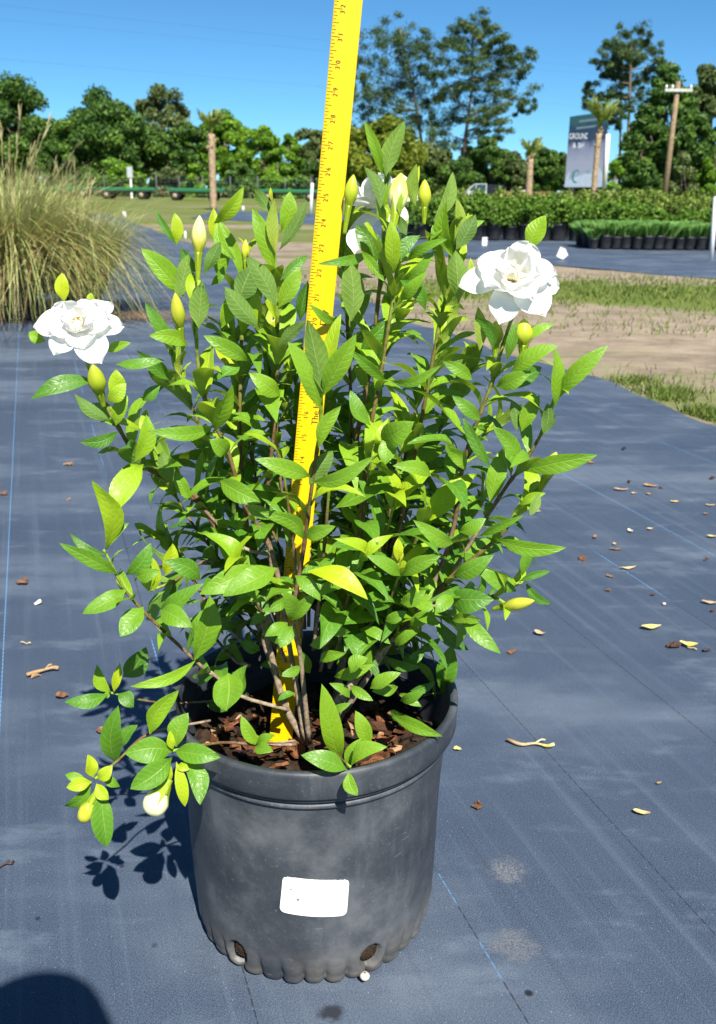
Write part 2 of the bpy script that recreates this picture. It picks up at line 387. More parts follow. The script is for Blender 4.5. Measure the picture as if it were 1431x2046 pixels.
TREEM = {
 'oak': mat_cards('oak_foliage', (.022, .062, .012), (.062, .135, .020), (.145, .255, .036)),
 'bright': mat_cards('bright_foliage', (.062, .145, .012), (.14, .285, .018), (.26, .43, .036), .35),
 'olive': mat_cards('olive_foliage', (.042, .068, .020), (.090, .130, .036), (.165, .215, .066)),
 'yellow': mat_cards('yellow_green_foliage', (.09, .125, .012), (.16, .21, .018), (.25, .30, .03), .35),
 'pine': mat_cards('pine_needles', (.026, .056, .018), (.060, .110, .032), (.125, .185, .055)),
}
def tree(label, px, Y, top, hw, kind, trunk_px=None, low=.12, ncl=46, npc=400, size=.16, clr=.235, flat=.75, name='broadleaf_tree', group=None, lean=0):
    """crown of leaf clumps between two pixel heights, real size at distance Y"""
    Y = Y * 1.45; size = size * 1.4; ncl = int(ncl * 1.25)
    tp = P(px, top, Y); k = depth(tp) / FPX; base = np.array([P(trunk_px or px, 380, Y)[0], Y, 0.0])
    hgt = tp[2]; rx = hw * 1.16 * k; t = wthing(name, base, label, 'tree', group)
    zc0 = hgt * low; cz = (hgt + zc0) / 2; rz = (hgt - zc0) / 2
    V, T = [], []; limbs = MB()
    hr = max(.10, hgt * .016)
    crown_top = np.array([tp[0], Y, hgt * .93])
    tr = smooth_path([base, base * .6 + crown_top * .4 + np.array([.15 * rx * rng.normal() * .4, 0, 0]), crown_top], 6)
    limbs.tube(tr, np.linspace(hr, hr * .25, len(tr)), 8)
    for i in range(ncl):
        d = sph(1)[0]; rad = rng.uniform(.25, 1) ** .45
        prof = 1 - .25 * max(0, d[2])
        c = np.array([tp[0] + d[0] * rad * rx * .85 * prof, Y + d[1] * rad * rx * .8 * prof, cz + d[2] * rad * rz * .88])
        cr = clr * rx * rng.uniform(.6, 1.25)
        n = int(npc * rng.uniform(.7, 1.3)); dd = sph(n); q = rng.uniform(.35, 1.05, n)[:, None]
        pts = c + dd * q * np.array([cr, cr, cr * flat]); shade = rng.normal(0, .14)
        v, tt = cards(pts, dd, size, np.clip(.5 + shade + rng.normal(0, .22, n), 0, 1)); V.append(v); T.append(tt)
        if i % 3 == 0:
            j = tr[min(len(tr) - 1, int((.25 + .6 * rng.random()) * len(tr)))]
            lp = smooth_path([j, (j + c) / 2 - np.array([0, 0, .1 * cr]), c], 3); limbs.tube(lp, np.linspace(hr * .4, hr * .1, len(lp)), 5)
    limbs.build('trunk', BARK, t, True, base)
    card_mesh('crown', np.vstack(V), np.concatenate(T), TREEM[kind], t, base)
    return t
def pine(label, px, Y, top, trunk, clumps, kind='pine', n=1500, size=.15, r=10):
    """tall open pine: trunk polyline and clump list in pixels; clumps get depth round the trunk"""
    Y = Y * 1.45; size = size * 1.4
    base = np.array([*P(trunk[0][0], trunk[0][1], Y)[:2], 0.0]); t = wthing('pine_tree', base, label, 'tree')
    pts = [base] + [P(a, b, Y) for a, b in trunk[1:]]; k = depth(pts[-1]) / FPX; hr = r * k * .5
    tr = smooth_path(pts, 6); b = MB(); b.tube(tr, np.linspace(hr, hr * .25, len(tr)), 8); V, T = [], []
    for (cx, cy, rx_, ry_) in clumps:
        dy = np.clip(rng.normal(0, 1.0), -1.3, 1.3) * 40 * k; c = P(cx, cy, Y + dy); a = rx_ * 1.05 * k; h = ry_ * 1.3 * k
        for s in range(11):
            cc = c + np.clip(rng.normal(0, .7, 3), -1.1, 1.1) * np.array([a, a, h]); m = int(n // 9 * rng.uniform(.5, 1.2)); dd = sph(m)
            v, tt = cards(cc + dd * rng.uniform(.2, 1, m)[:, None] * np.array([a, a, h * 1.1]) * rng.uniform(.30, .58), dd + [0, 0, .4], size, np.clip(.5 + rng.normal(0, .13) + rng.normal(0, .22, m), 0, 1), .26); V.append(v); T.append(tt)
        j = tr[np.argmin(np.abs(tr[:, 2] - (c[2] - abs(c[0] - tr[-1][0]) * .45)))]
        lp = smooth_path([j, (j + c) / 2 - [0, 0, .05 * abs(c[0] - j[0])], c], 3); b.tube(lp, np.linspace(hr * .3, hr * .08, len(lp)), 5)
    b.build('trunk', BARK, t, True, base); card_mesh('crown', np.vstack(V), np.concatenate(T), TREEM[kind], t, base); return t
# left tree line
tree('dark oak at the far left edge, rising behind the tall grass', -5, 82, 140, 105, 'oak', ncl=80)
tree('large dark oak with a rounded dense crown between the left edge and the palm', 195, 80, 178, 92, 'oak', ncl=95)
tree('olive loose-crowned tree with bare twigs, right of the large dark oak', 318, 86, 162, 68, 'olive', ncl=44, npc=300)
tree('bright green tree behind the stubby palm left of the yardstick', 445, 84, 225, 62, 'bright', ncl=46)
tree('bright green tree midway between the stubby palm and the yardstick', 522, 82, 252, 46, 'bright', ncl=36)
tree('narrow bright green tree second left of the yardstick', 575, 80, 262, 34, 'bright', ncl=30)
tree('grey green tree directly left of the yardstick', 622, 84, 250, 42, 'olive', ncl=36)
tree('dark tree filling the gap under the olive loose-crowned tree', 285, 84, 240, 60, 'oak', ncl=36)
tree('low dark tree in the gap between the far left oak and the large oak', 108, 78, 268, 52, 'oak', ncl=34)
tree('shorter mid green tree in front of the olive tree, left of the palm', 375, 80, 235, 48, 'oak', ncl=34)
for i, (px, top, hw, kd, lb) in enumerate([(165, 318, 40, 'oak', 'dark understory bush behind the leftmost trailer'), (240, 310, 48, 'bright', 'bright understory bush behind the white notice board'), (335, 322, 46, 'olive', 'olive understory bush left of the stubby palm'), (395, 315, 36, 'bright', 'bright understory bush touching the stubby palm trunk'),
     (480, 312, 46, 'oak', 'dark understory bush right of the stubby palm'), (555, 318, 44, 'bright', 'bright understory bush behind the rightmost trailer'), (620, 310, 44, 'oak', 'dark understory bush at the left edge of the yardstick')]):
    tree(lb, px, 74, top, hw, kd, low=-.5, ncl=30, npc=300, size=.15, name='understory_bush')
tree('dark bushy tree at the left picture edge behind the tall grass', 5, 84, 285, 60, 'oak', low=-.4, ncl=36)
# centre and right
tree('yellow green round tree just right of the yardstick', 762, 70, 232, 88, 'yellow', ncl=60, size=.15)
pine('tall pine with broad crown just right of the yardstick', 795, 96, 45, [(848, 385), (838, 250), (800, 60)],
     [(790, 62, 40, 18), (830, 80, 34, 16), (755, 95, 38, 20), (850, 110, 30, 16), (735, 130, 30, 20), (800, 120, 44, 20), (845, 145, 36, 18), (760, 165, 44, 22), (815, 180, 50, 22), (735, 200, 36, 20), (850, 205, 30, 20), (780, 215, 50, 22), (725, 235, 34, 18), (825, 240, 48, 24), (760, 255, 50, 22), (855, 265, 34, 22), (715, 175, 20, 16)])
pine('tall pine with lit bare trunk standing in front of the open sky', 935, 90, 40, [(921, 385), (930, 280), (942, 180), (945, 60)],
     [(940, 52, 28, 14), (975, 62, 30, 12), (915, 75, 30, 15), (985, 85, 30, 14), (945, 95, 40, 15), (1005, 105, 30, 13), (905, 115, 34, 16), (960, 125, 46, 14), (1040, 112, 22, 12), (1020, 135, 30, 12), (900, 150, 32, 16), (985, 155, 40, 14), (935, 175, 40, 14), (1030, 190, 34, 14), (1050, 215, 20, 12), (990, 200, 36, 14), (895, 190, 30, 18), (1000, 225, 34, 12), (905, 225, 34, 16), (960, 240, 36, 14), (885, 260, 30, 18), (985, 260, 28, 12), (940, 285, 44, 16)])
for (px, top, hw, kd, lb) in [(870, 275, 50, 'olive', 'olive low tree between the two tall pines'), (985, 268, 46, 'oak', 'low dark tree right of the bare pine trunk'), (1030, 290, 40, 'olive', 'low olive tree left of the middle palm'),
     (1090, 283, 42, 'oak', 'low dark tree left of the billboard'), (1130, 300, 30, 'oak', 'low dark tree behind the left edge of the billboard'), (900, 310, 60, 'oak', 'wide dark tree behind the parked truck'), (820, 300, 50, 'oak', 'dark low tree behind the round yellow green tree')]:
    tree(lb, px, 84, top, hw, kd, ncl=34, low=.02)
pine('open pine with two bare limbs above the billboard', 1255, 92, 60, [(1250, 390), (1256, 250), (1262, 80)],
     [(1258, 70, 26, 14), (1295, 85, 20, 14), (1232, 92, 24, 12), (1270, 105, 32, 14), (1215, 120, 24, 12), (1245, 135, 30, 12), (1300, 130, 22, 16), (1205, 155, 24, 12), (1265, 160, 34, 13), (1190, 185, 22, 12), (1225, 190, 28, 12), (1180, 205, 20, 10), (1280, 195, 26, 16), (1235, 220, 24, 10)])
pine('slim pine trunk standing directly beside the open pine', 1240, 94, 100, [(1238, 390), (1240, 250), (1242, 110)], [(1242, 118, 20, 12), (1222, 140, 18, 10), (1255, 170, 20, 12), (1230, 240, 18, 10)], r=7)
tree('tall dark tree behind the utility pole', 1345, 78, 98, 60, 'oak', ncl=70, low=.03)
tree('tall olive tree at the right edge of the picture', 1425, 82, 102, 56, 'olive', ncl=64, low=.05)
tree('dark dense tree left of the utility pole base', 1295, 74, 200, 48, 'oak', ncl=50, low=0)
tree('mid height dark tree right of the utility pole', 1385, 72, 190, 52, 'oak', ncl=56, low=0)
for (px, top, hw, kd, lb) in [(1232, 300, 30, 'bright', 'sunlit bush touching the right edge of the billboard'), (1290, 310, 46, 'oak', 'dark bush behind the potted shrubs left of the utility pole'), (1365, 300, 44, 'olive', 'olive bush behind the potted shrubs right of the utility pole'), (1430, 300, 36, 'bright', 'sunlit bush at the right picture edge')]:
    tree(lb, px, 66, top, hw, kd, low=-.5, ncl=34, npc=300, size=.145, name='understory_bush')

for i, (px, top, hw, kd, lb) in enumerate([(55, 262, 60, 'oak', 'low dark tree behind the tall grass at the left'), (150, 270, 46, 'oak', 'low dark tree in front of the large dark oak'), (225, 258, 60, 'oak', 'dark lower tree right of the large dark oak'), (350, 262, 56, 'bright', 'bright lower tree left of the stubby palm'), (490, 280, 46, 'bright', 'bright lower tree right of the stubby palm'), (600, 285, 44, 'olive', 'olive lower tree near the yardstick'),
    (720, 290, 50, 'oak', 'dark lower tree hidden behind the round yellow green tree'), (950, 285, 56, 'oak', 'dark lower tree behind the bare pine trunk'), (1060, 300, 50, 'oak', 'dark lower tree behind the middle palm'), (1180, 300, 44, 'olive', 'olive lower tree behind the billboard'), (1310, 240, 60, 'oak', 'dark tree between the open pine and the utility pole')]):
    tree(lb, px, 92, top, hw, kd, ncl=40, low=-.35)
# ------------------------------------------------------------------ palms
PALMBARK = noisy('palm_bark', (.20, .14, .085), (.46, .34, .22), 9, .9, .1, .6, .02)
FROND = mat_cards('palm_frond', (.13, .19, .03), (.24, .30, .05), (.36, .40, .10), .3)
def palm(label, bpx, bpy, tpx, tpy, Y, wpx, fr_top, straggly, nf=13):
    base = np.array([*P(bpx, bpy, Y)[:2], 0.]); top = P(tpx, tpy, Y); k = depth(top) / FPX; t = wthing('palm_tree', base, label, 'tree')
    pts = smooth_path([base, (base + top) / 2, top], 10); m = len(pts); rr = np.array([wpx * k * .5 * (1 + .07 * math.sin(i * 2.3) + .04 * math.sin(i * 5)) for i in range(m)])
    b = MB(); b.tube(pts, rr, 12)
    bt = b; hd = top - base
    for i in range(34):                                     # old leaf bases ruffling the upper trunk
        q = rng.uniform(.55, 1.02); a = rng.uniform(0, 6.28); c = base + hd * q; d = np.array([math.cos(a), math.sin(a), .9]); s = wpx * k * .55 * rng.uniform(.7, 1.25) * (1 if q > .68 else .5)
        bt.tube([c + d * s * .5, c + d * s * 1.0 + [0, 0, s * .5], c + np.array([d[0], d[1], 0]) * s * 1.25 + [0, 0, s * 1.2]], [s * .3, s * .22, s * .06], 5)
    bt.build('trunk', PALMBARK, t, True, base)
    hh = (P(tpx, fr_top, Y) - top)[2]
    for i in range(nf):
        a = i * 2.4; fv = []; ff = []; sp = .32 * hh * (1.2 if straggly else 1); L = hh * rng.uniform(.6, 1.05)
        ctr = smooth_path([top, top + np.array([math.cos(a) * sp * .35, math.sin(a) * sp * .35, L * .6]), top + np.array([math.cos(a) * sp * 1.2, math.sin(a) * sp * 1.2, L * .95])], 4)
        mb = MB(); mb.tube(ctr, .022, 4, .5)
        for q in range(22):
            p = ctr[rng.integers(4, len(ctr))]; d = nrm(np.array([math.cos(a), math.sin(a), 1.1]) + rng.normal(0, .55, 3)); l = hh * rng.uniform(.2, .42); sdv = nrm(np.cross(d, [.3, 1, .2])) * .032
            mb.add([p - sdv, p + sdv, p + d * l * .6 + sdv * .8, p + d * l + [0, 0, -.08 * l]], [(0, 1, 2, 3)], rng.uniform(.1, 1))
        mb.build('frond', FROND, t, False, base)
palm('stubby palm with a shaggy trunk and few fronds in the left field', 427, 418, 422, 268, 45, 14, 222, True)
palm('short palm in the middle distance left of the billboard', 1056, 405, 1060, 318, 62, 13, 280, True)
palm('tall slim palm trunk standing in front of the billboard', 1184, 405, 1197, 266, 62, 11, 205, False, 22)

# ------------------------------------------------------------------ billboard
def text_mesh(body, size, mat, name, parent, origin, ex, ey, nz, squeeze=1.0, align='CENTER', org=None):
    cu = bpy.data.curves.new(name, 'FONT'); cu.body = body; cu.size = size; cu.align_x = align; cu.align_y = 'CENTER'; cu.resolution_u = 3
    tmp = bpy.data.objects.new(name, cu); COL.objects.link(tmp); dg = bpy.context.evaluated_depsgraph_get()
    me = bpy.data.meshes.new_from_object(tmp.evaluated_get(dg)); vs = np.array([q.co[:] for q in me.vertices]); fs = [tuple(p.vertices) for p in me.polygons]
    bpy.data.objects.remove(tmp); bpy.data.curves.remove(cu)
    ex, ey, nz = nrm(ex), nrm(ey), nrm(nz)
    vw = np.asarray(origin) + vs[:, :1] * ex * squeeze + vs[:, 1:2] * ey + nz * .0
    return mk(name, vw, fs, mat, parent, False, org)
def flat(name, col, rough=.5, spec=.3):
    n = NT(name, rough, spec); n.color(n.mix(n.sstep(n.noise(n.obj(), 5, 3), .3, .7), col, tuple(x * .85 for x in col))); return n.m
YB = 76.0
A, B, C, D = P(1128, 374, YB), P(1206, 374, YB - 1), P(1216, 222, YB - 1), P(1139, 233, YB)
bb = wthing('billboard', [(A[0] + B[0]) / 2, YB, 0], 'leaning dark blue and grey nursery billboard with white lettering behind a palm', 'sign')
ex = nrm(B - A); ey = nrm(D - A); nz = nrm(np.cross(ex, ey)); bw, bh = np.linalg.norm(B - A), np.linalg.norm(D - A)
def bbp(u, v, o=0.0): return A * (1 - u) * (1 - v) + B * u * (1 - v) + C * u * v + D * (1 - u) * v + nz * o
def bbpoly(name, pts, mat, o): return mk(name, [bbp(u, v, o) for u, v in pts], [tuple(range(len(pts)))], mat, bb, False, bb['_w'])
n_ = NT('billboard_print', .4, .4); tc = n_.n('ShaderNodeUVMap'); sp_ = n_.n('ShaderNodeSeparateXYZ'); n_.l(tc.outputs[0], sp_.inputs[0])
yy = n_.math('ADD', sp_.outputs[1], n_.math('MULTIPLY', n_.noise(tc.outputs[0], 6, 4), .22))
n_.color(n_.ramp(yy, [(.45, (.20, .22, .30)), (.66, (.13, .15, .23)), (.74, (.020, .035, .075)), (.95, (.012, .03, .06)), (1.0, (.015, .06, .07))]))
BBM = n_.m
q = [bbp(0, 0), bbp(1, 0), bbp(1, 1), bbp(0, 1)]; bk = [p - nz * .2 for p in q]
mk('panel', q + bk, [(0, 1, 2, 3), (7, 6, 5, 4), (0, 4, 5, 1), (1, 5, 6, 2), (2, 6, 7, 3), (3, 7, 4, 0)], BBM, bb, False, bb['_w'], uv=[(0, 0), (1, 0), (1, 1), (0, 1)] * 2)
arc = [(.5 + .52 * math.cos(a), .0 + .36 * math.sin(a)) for a in np.linspace(0, math.pi, 18)]
arc = [(min(.999, max(.001, u)), max(.002, v)) for u, v in arc]
bbpoly('printed_field', arc, flat('pale_blue_print', (.30, .36, .46)), .004)
WT = flat('white_print', (.62, .65, .70)); TEAL = flat('teal_print', (.03, .17, .18))
text_mesh('GROUND COVER', bh * .115, WT, 'lettering', bb, bbp(.485, .70, .008), ex, ey, nz, .58, org=bb['_w'])
text_mesh('& SHRUBS', bh * .10, WT, 'lettering', bb, bbp(.46, .575, .008), ex, ey, nz, .85, org=bb['_w'])
text_mesh('GREEN', bh * .06, TEAL, 'lettering', bb, bbp(.66, .205, .008), ex, ey, nz, .9, org=bb['_w'])
for v_, a_ in ((.90, .5), (.81, .62)):
    bbpoly('printed_line', [(.5 - a_ / 2, v_), (.5 + a_ / 2, v_), (.5 + a_ / 2, v_ + .03), (.5 - a_ / 2, v_ + .03)], flat('grey_print', (.10, .15, .19)), .006)
lg = []
for a in np.linspace(.5, 5.2, 26): lg.append((.27 + .105 * math.cos(a), .155 + .10 * math.sin(a)))
for a in np.linspace(5.2, .5, 26):
    w = .02 + .035 * math.sin((a - .5) / 4.7 * math.pi); lg.append((.27 + (.105 - w) * math.cos(a) + .004, .155 + (.10 - w * .8) * math.sin(a)))
mk('emblem', [bbp(u, v, .008) for u, v in lg], [(i, i + 1, 50 - i, 51 - i) for i in range(25)], TEAL, bb, False, bb['_w'])
mb = MB(); p0, p1 = bbp(1.03, -.02), bbp(1.03, .70); mb.tube([p0, p1], .16, 10); mb.build('edge_pole', WHITE, bb, True, bb['_w'])
for u in (.2, .8):
    mb = MB(); p = bbp(u, .0, -.1); mb.box([p[0], p[1] - .0, p[2] / 2 + .0], [.26, .2, p[2]]); mb.build('post', BLACKPOT, bb, False, bb['_w'])

# ------------------------------------------------------------------ utility pole
WOODP = noisy('pole_wood', (.17, .12, .075), (.33, .245, .155), 5, .9, .1)
bp = np.array([*P(1325, 412, 76)[:2], 0]); tp = P(1356, 163, 76)
up_ = wthing('utility_pole', bp, 'brown wooden utility pole with a pale crossarm at the right', 'pole')
mb = MB(); mb.tube([bp, (bp + tp) / 2, tp], [.24, .2, .16], 12); mb.build('shaft', WOODP, up_, True, bp)
ca = tp - [0, 0, .6]; mb = MB(); mb.box(ca + [0, -.22, 0], [2.0, .16, .2]); mb.build('crossarm', noisy('weathered_wood', (.36, .36, .35), (.52, .52, .5), 6, .8), up_, False, bp)
for dx in (-.9, -.45, .9):
    mb = MB(); mb.tube([ca + [dx, -.22, .10], ca + [dx, -.22, .22], ca + [dx, -.22, .36]], [.05, .09, .05], 8); mb.build('insulator', WHITE, up_, True, bp)

WIRE = flat('wire_grey', (.03, .05, .08))
wl = wthing('power_line', [-20, 60, 12], 'faint overhead wires crossing the blue sky left of the yardstick', 'wires')
for (ya, yb) in ((-6, 118), (24, 128), (105, 190)):
    a, b_ = P(-150, ya, 34), P(1500, yb + 40, 75); mb = MB(); mb.tube([a, a * .5 + b_ * .5 - [0, 0, .25], b_], .002, 4); mb.build('wire', WIRE, wl, True, wl['_w'])
# ------------------------------------------------------------------ trailers, fence, notice board
GREEN = flat('trailer_green', (.03, .17, .075)); RUST = noisy('rusty_steel', (.10, .05, .03), (.24, .14, .09), 8, .8); TYRE = flat('tyre_rubber', (.012, .012, .014), .8); RIM = flat('wheel_rim', (.36, .28, .19))
def trailer(label, x0, x1, py, Y):
    a, b = P(x0, py, Y), P(x1, py, Y); L = b[0] - a[0]; cx = (a[0] + b[0]) / 2; loc = [cx, Y, 0]
    t = wthing('nursery_trailer', loc, label, 'trailer', 'green nursery trailers parked along the fence')
    mb = MB(); mb.box([cx, Y, .74], [L, 2.2, .12])
    for s in (-1.1, 1.1): mb.box([cx, Y + s, .86], [L, .06, .18])
    mb.build('deck', GREEN, t, False, loc)
    mb = MB(); mb.box([cx, Y - .8, .61], [L * .86, .14, .14]); mb.box([cx, Y + .8, .61], [L * .86, .14, .14]); mb.box([cx - L * .58, Y, .61], [L * .2, .14, .12]); mb.build('chassis', RUST, t, False, loc)
    for sx in (-.36, .33):
        for sy in (-1.0, 1.0):
            c = np.array([cx + L * sx, Y + sy, .36]); prof = [(.12, -.12), (.28, -.15), (.36, -.1), (.36, .1), (.28, .15), (.12, .12)]
            v, f = lathe(prof, 20); v = v[:, [0, 2, 1]]; w = mk('wheel', v + c, f, TYRE, t, True, loc)
            v, f = lathe([(.0, -.135), (.19, -.13), (.19, .13), (0, .135)], 16); v = v[:, [0, 2, 1]]
            rim = mk('rim', v, f, RIM, None, True); rim.parent = w; rim.location = Vector(c - np.array(loc))
trailer('green flatbed trailer furthest left, half hidden by the tall grass', 95, 188, 390, 86)
trailer('green flatbed trailer behind the white marker, under the notice board', 205, 305, 390, 84)
trailer('green flatbed trailer passing behind the stubby palm trunk', 340, 446, 392, 80)
trailer('green flatbed trailer beside the yardstick, behind the leaf tips', 520, 640, 392, 84)
FY = 98
GALV = flat('galvanised_wire', (.14, .17, .17)); fx0, fx1 = P(60, 360, FY)[0], P(700, 360, FY)[0]
fe = wthing('wire_fence', [fx0, FY, 0], 'thin wire fence with slim metal posts in front of the left trees', 'fence')
for px in (90, 150, 208, 260, 312, 358, 405, 460, 515, 570, 622, 680):
    x = P(px, 360, FY)[0]; mb = MB(); mb.tube([[x, FY, 0], [x, FY, 2.1]], .04, 6); mb.build('post', GALV, fe, True, fe['_w'])
mb = MB()
for z in np.arange(.3, 2.1, .30): mb.box([(fx0 + fx1) / 2, FY - .06, z], [fx1 - fx0, .01, .01])
for x in np.arange(fx0, fx1, .40): mb.box([x, FY - .08, 1.1], [.008, .008, 1.9])
mb.build('wire_mesh', GALV, fe, False, fe['_w'])
b0 = np.array([*P(263, 372, 90)[:2], 0]); nb = wthing('notice_board', b0, 'white notice board on a thin post behind the trailers', 'sign')
zt = P(260, 333, 90)[2]; zb = P(260, 355, 90)[2]
mb = MB(); mb.box(b0 + [-.03, 0, zt / 2], [.16, .1, zt]); mb.build('post', WHITE, nb, False, b0)
mb = MB(); mb.box(b0 + [-.06, -.1, (zt + zb) / 2], [.5, .05, zt - zb]); mb.build('board', flat('pale_board', (.40, .43, .44)), nb, False, b0)
def stake(label, bx, by, tx, ty, wpx, name='white_post'):
    a = G(bx, by); b = P(tx, ty, a[1]); k = depth(a) / FPX; mb = MB(); mb.tube([a, (a + b) / 2, b, b + [0, 0, wpx * k * .2]], [wpx * k / 2] * 3 + [wpx * k * .3], 10)
    return tag(mb.build(name, WHITE, None, True, a), label, 'post')
stake('white pipe post in the far field beside the yardstick', 621, 432, 624, 367, 6)
stake('slanting white pipe post at the right picture edge', 1421, 522, 1430, 395, 9)
stake('short white marker stub at the corner of the far left mat', 251, 436, 248, 424, 7)
stake('tiny white marker stub in the grass behind the yellow bud', 371, 480, 370, 463, 5)
stake('tiny white marker stub near the far dark mat strip', 486, 422, 486, 413, 5)
stake('short white pipe leaning in the bushes at the right edge', 1413, 433, 1424, 400, 5)

# ------------------------------------------------------------------ truck and rail fence
YT = 120
def tx(px): return P(px, 378, YT)[0]
def tz(py): return P(960, py, YT)[2]
loc = [tx(975), YT, 0]; tk = wthing('pickup_truck', loc, 'white cabbed truck with a dark load bed parked behind the potted shrubs', 'truck')
WH = flat('truck_white', (.50, .53, .55), .3, .5); DK = flat('truck_dark', (.012, .015, .025), .4); GL = flat('truck_glass', (.02, .05, .06), .08, .6)
zt = tz(367); zb = tz(381); x0, x1, x2, x3 = tx(928), tx(946), tx(971), tx(1006)
def prism(name, poly, y0, y1, mat, par, org):
    n = len(poly); v = [(x, y0, z) for x, z in poly] + [(x, y1, z) for x, z in poly]
    return mk(name, v, [tuple(range(n)), tuple(reversed(range(n, 2 * n)))] + [(i, i + n, (i + 1) % n + n, (i + 1) % n) for i in range(n)], mat, par, False, org)
prism('cab', [(x0, .45), (x2, .45), (x2, zb), (x2 - .02, zt), (x1 + .15, zt), (x0 + .25, zb)], YT - .9, YT + .9, WH, tk, loc)
prism('window', [(x0 + .42, zb + .02), (x1 + .12, zb + .02), (x1 + .20, zt - .08), (x1 + .10, zt - .08)], YT - .93, YT - .905, GL, tk, loc)
prism('window', [(x1 + .22, zb + .02), (x2 - .14, zb + .02), (x2 - .10, zt - .08), (x1 + .28, zt - .08)], YT - .93, YT - .905, GL, tk, loc)
prism('hood', [(x0 - .75, .45), (x0 - .01, .45), (x0 - .01, zb), (x0 - .65, zb - .12)], YT - .85, YT + .85, WH, tk, loc)
prism('load_bed', [(x2 + .03, .5), (x3, .5), (x3, zt - .12), (x2 + .03, zt - .06)], YT - .9, YT + .9, DK, tk, loc)
for x in (x0 - .2, x2 + .6):
    for y in (-.8, .8):
        v, f = lathe([(.1, -.1), (.3, -.11), (.36, -.08), (.36, .08), (.3, .11), (.1, .1)], 18); mk('wheel', v[:, [0, 2, 1]] + [x, YT + y, .36], f, TYRE, tk, True, loc)
loc = [tx(1035), YT, 0]; uc = wthing('utility_cart', loc, 'low dark cart with white side frames between the truck and the middle palm', 'cart')
mb = MB(); mb.box([tx(1035), YT, tz(376)], [tx(1050) - tx(1018), .9, .3]); mb.build('body', DK, uc, False, loc)
for q in (1028, 1044):
    mb = MB(); a, b = tx(q - 5), tx(q + 5); z0, z1 = tz(393), tz(380)
    mb.box([(a + b) / 2, YT - .5, z1], [b - a, .06, .08]); mb.box([a, YT - .5, (z0 + z1) / 2], [.06, .06, z1 - z0]); mb.box([b, YT - .5, (z0 + z1) / 2], [.06, .06, z1 - z0]); mb.build('side_frame', WHITE, uc, False, loc)
for sx in (-.22, .22):
    v, f = lathe([(.05, -.05), (.2, -.06), (.24, -.04), (.24, .04), (.2, .06), (.05, .05)], 14); mk('wheel', v[:, [0, 2, 1]] + [tx(1035) + sx * 2, YT - .45, .24], f, TYRE, uc, True, loc)
loc = [tx(1000), 72, 0]; wf = wthing('rail_fence', loc, 'low brown picket fence behind the potted shrubs and middle palm', 'fence')
PK = noisy('brown_picket', (.16, .08, .045), (.30, .17, .10), 6, .9)
xa, xb = P(1004, 390, 72)[0], P(1135, 390, 72)[0]; zt = P(1060, 382, 72)[2]
mb = MB(); mb.box([(xa + xb) / 2, 72.06, zt * .75], [xb - xa, .04, .09]); mb.box([(xa + xb) / 2, 72.06, zt * .35], [xb - xa, .04, .09]); mb.build('rail', PK, wf, False, loc)
mb = MB()
for x in np.arange(xa, xb, .2): mb.box([x, 72, zt / 2], [.14, .03, zt * rng.uniform(.95, 1.03)])
mb.build('pickets', PK, wf, False, loc)

# ------------------------------------------------------------------ potted shrubs in the container block
SHRUBM = [mat_cards('shrub_leaves_a', (.045, .105, .012), (.10, .205, .02), (.20, .33, .04), .3), mat_cards('shrub_leaves_b', (.06, .11, .015), (.14, .215, .028), (.29, .35, .07), .3)]
def potted(kind, label, group):
    t = thing('potted_shrub', (0, 0, 0), label, 'shrub', group)
    v, f = lathe([(.001, .004), (.12, .004), (.125, .02), (.15, .24), (.16, .245), (.16, .265), (.145, .265), (.14, .22), (.001, .21)], 18); mk('pot', v, f, BLACKPOT, t)
    V, T = [], []
    for i in range(16):
        a = rng.uniform(0, 6.28); rr = rng.uniform(0, .24); c = np.array([rr * math.cos(a), rr * math.sin(a), rng.uniform(.34, .66)]); n = 60; dd = sph(n)
        v, tt = cards(c + dd * rng.uniform(.3, 1, n)[:, None] * .13, dd + [0, 0, .5], .036, np.clip(rng.normal(.5, .25, n), 0, 1)); V.append(v); T.append(tt)
    card_mesh('foliage', np.vstack(V), np.concatenate(T), SHRUBM[kind], t); return t
SH = [potted(0, 'bushy green shrub in a black pot in the front of the shrub block', 'potted shrubs standing in the container block'), potted(1, 'yellow green shrub in a black pot deep in the shrub block', 'yellow green potted shrubs at the back of the block')]
first = [True, True]
for row, (Yr, pxs) in enumerate([(19.4, np.arange(845, 1200, 34)), (20.3, np.arange(830, 1290, 32)), (21.5, np.arange(870, 1445, 30)), (22.8, np.arange(885, 1450, 29)), (24.4, np.arange(900, 1450, 27)), (26.2, np.arange(930, 1450, 25)), (18.9, np.arange(1232, 1440, 34))]):
    for px in pxs:
        kd = 0 if row < 2 or row == 6 else 1; x = P(px + rng.uniform(-5, 5), 470, Yr)[0]; y = Yr + rng.uniform(-.12, .12); sc = rng.uniform(.92, 1.08) * (1.04, 1.10, 1.12, 1.15, 1.18, 1.22, .90)[row] * rng.uniform(.88, 1.1)
        if first[kd]: o = SH[kd]; o.location = (x, y, .012); o.scale = (sc, sc, sc); first[kd] = False
        else: o = dup(SH[kd], (x, y, .012), rng.uniform(0, 6.28), sc=sc)
LIR = mat_cards('liriope_blades', (.11, .26, .05), (.20, .40, .09), (.31, .50, .15), .3)
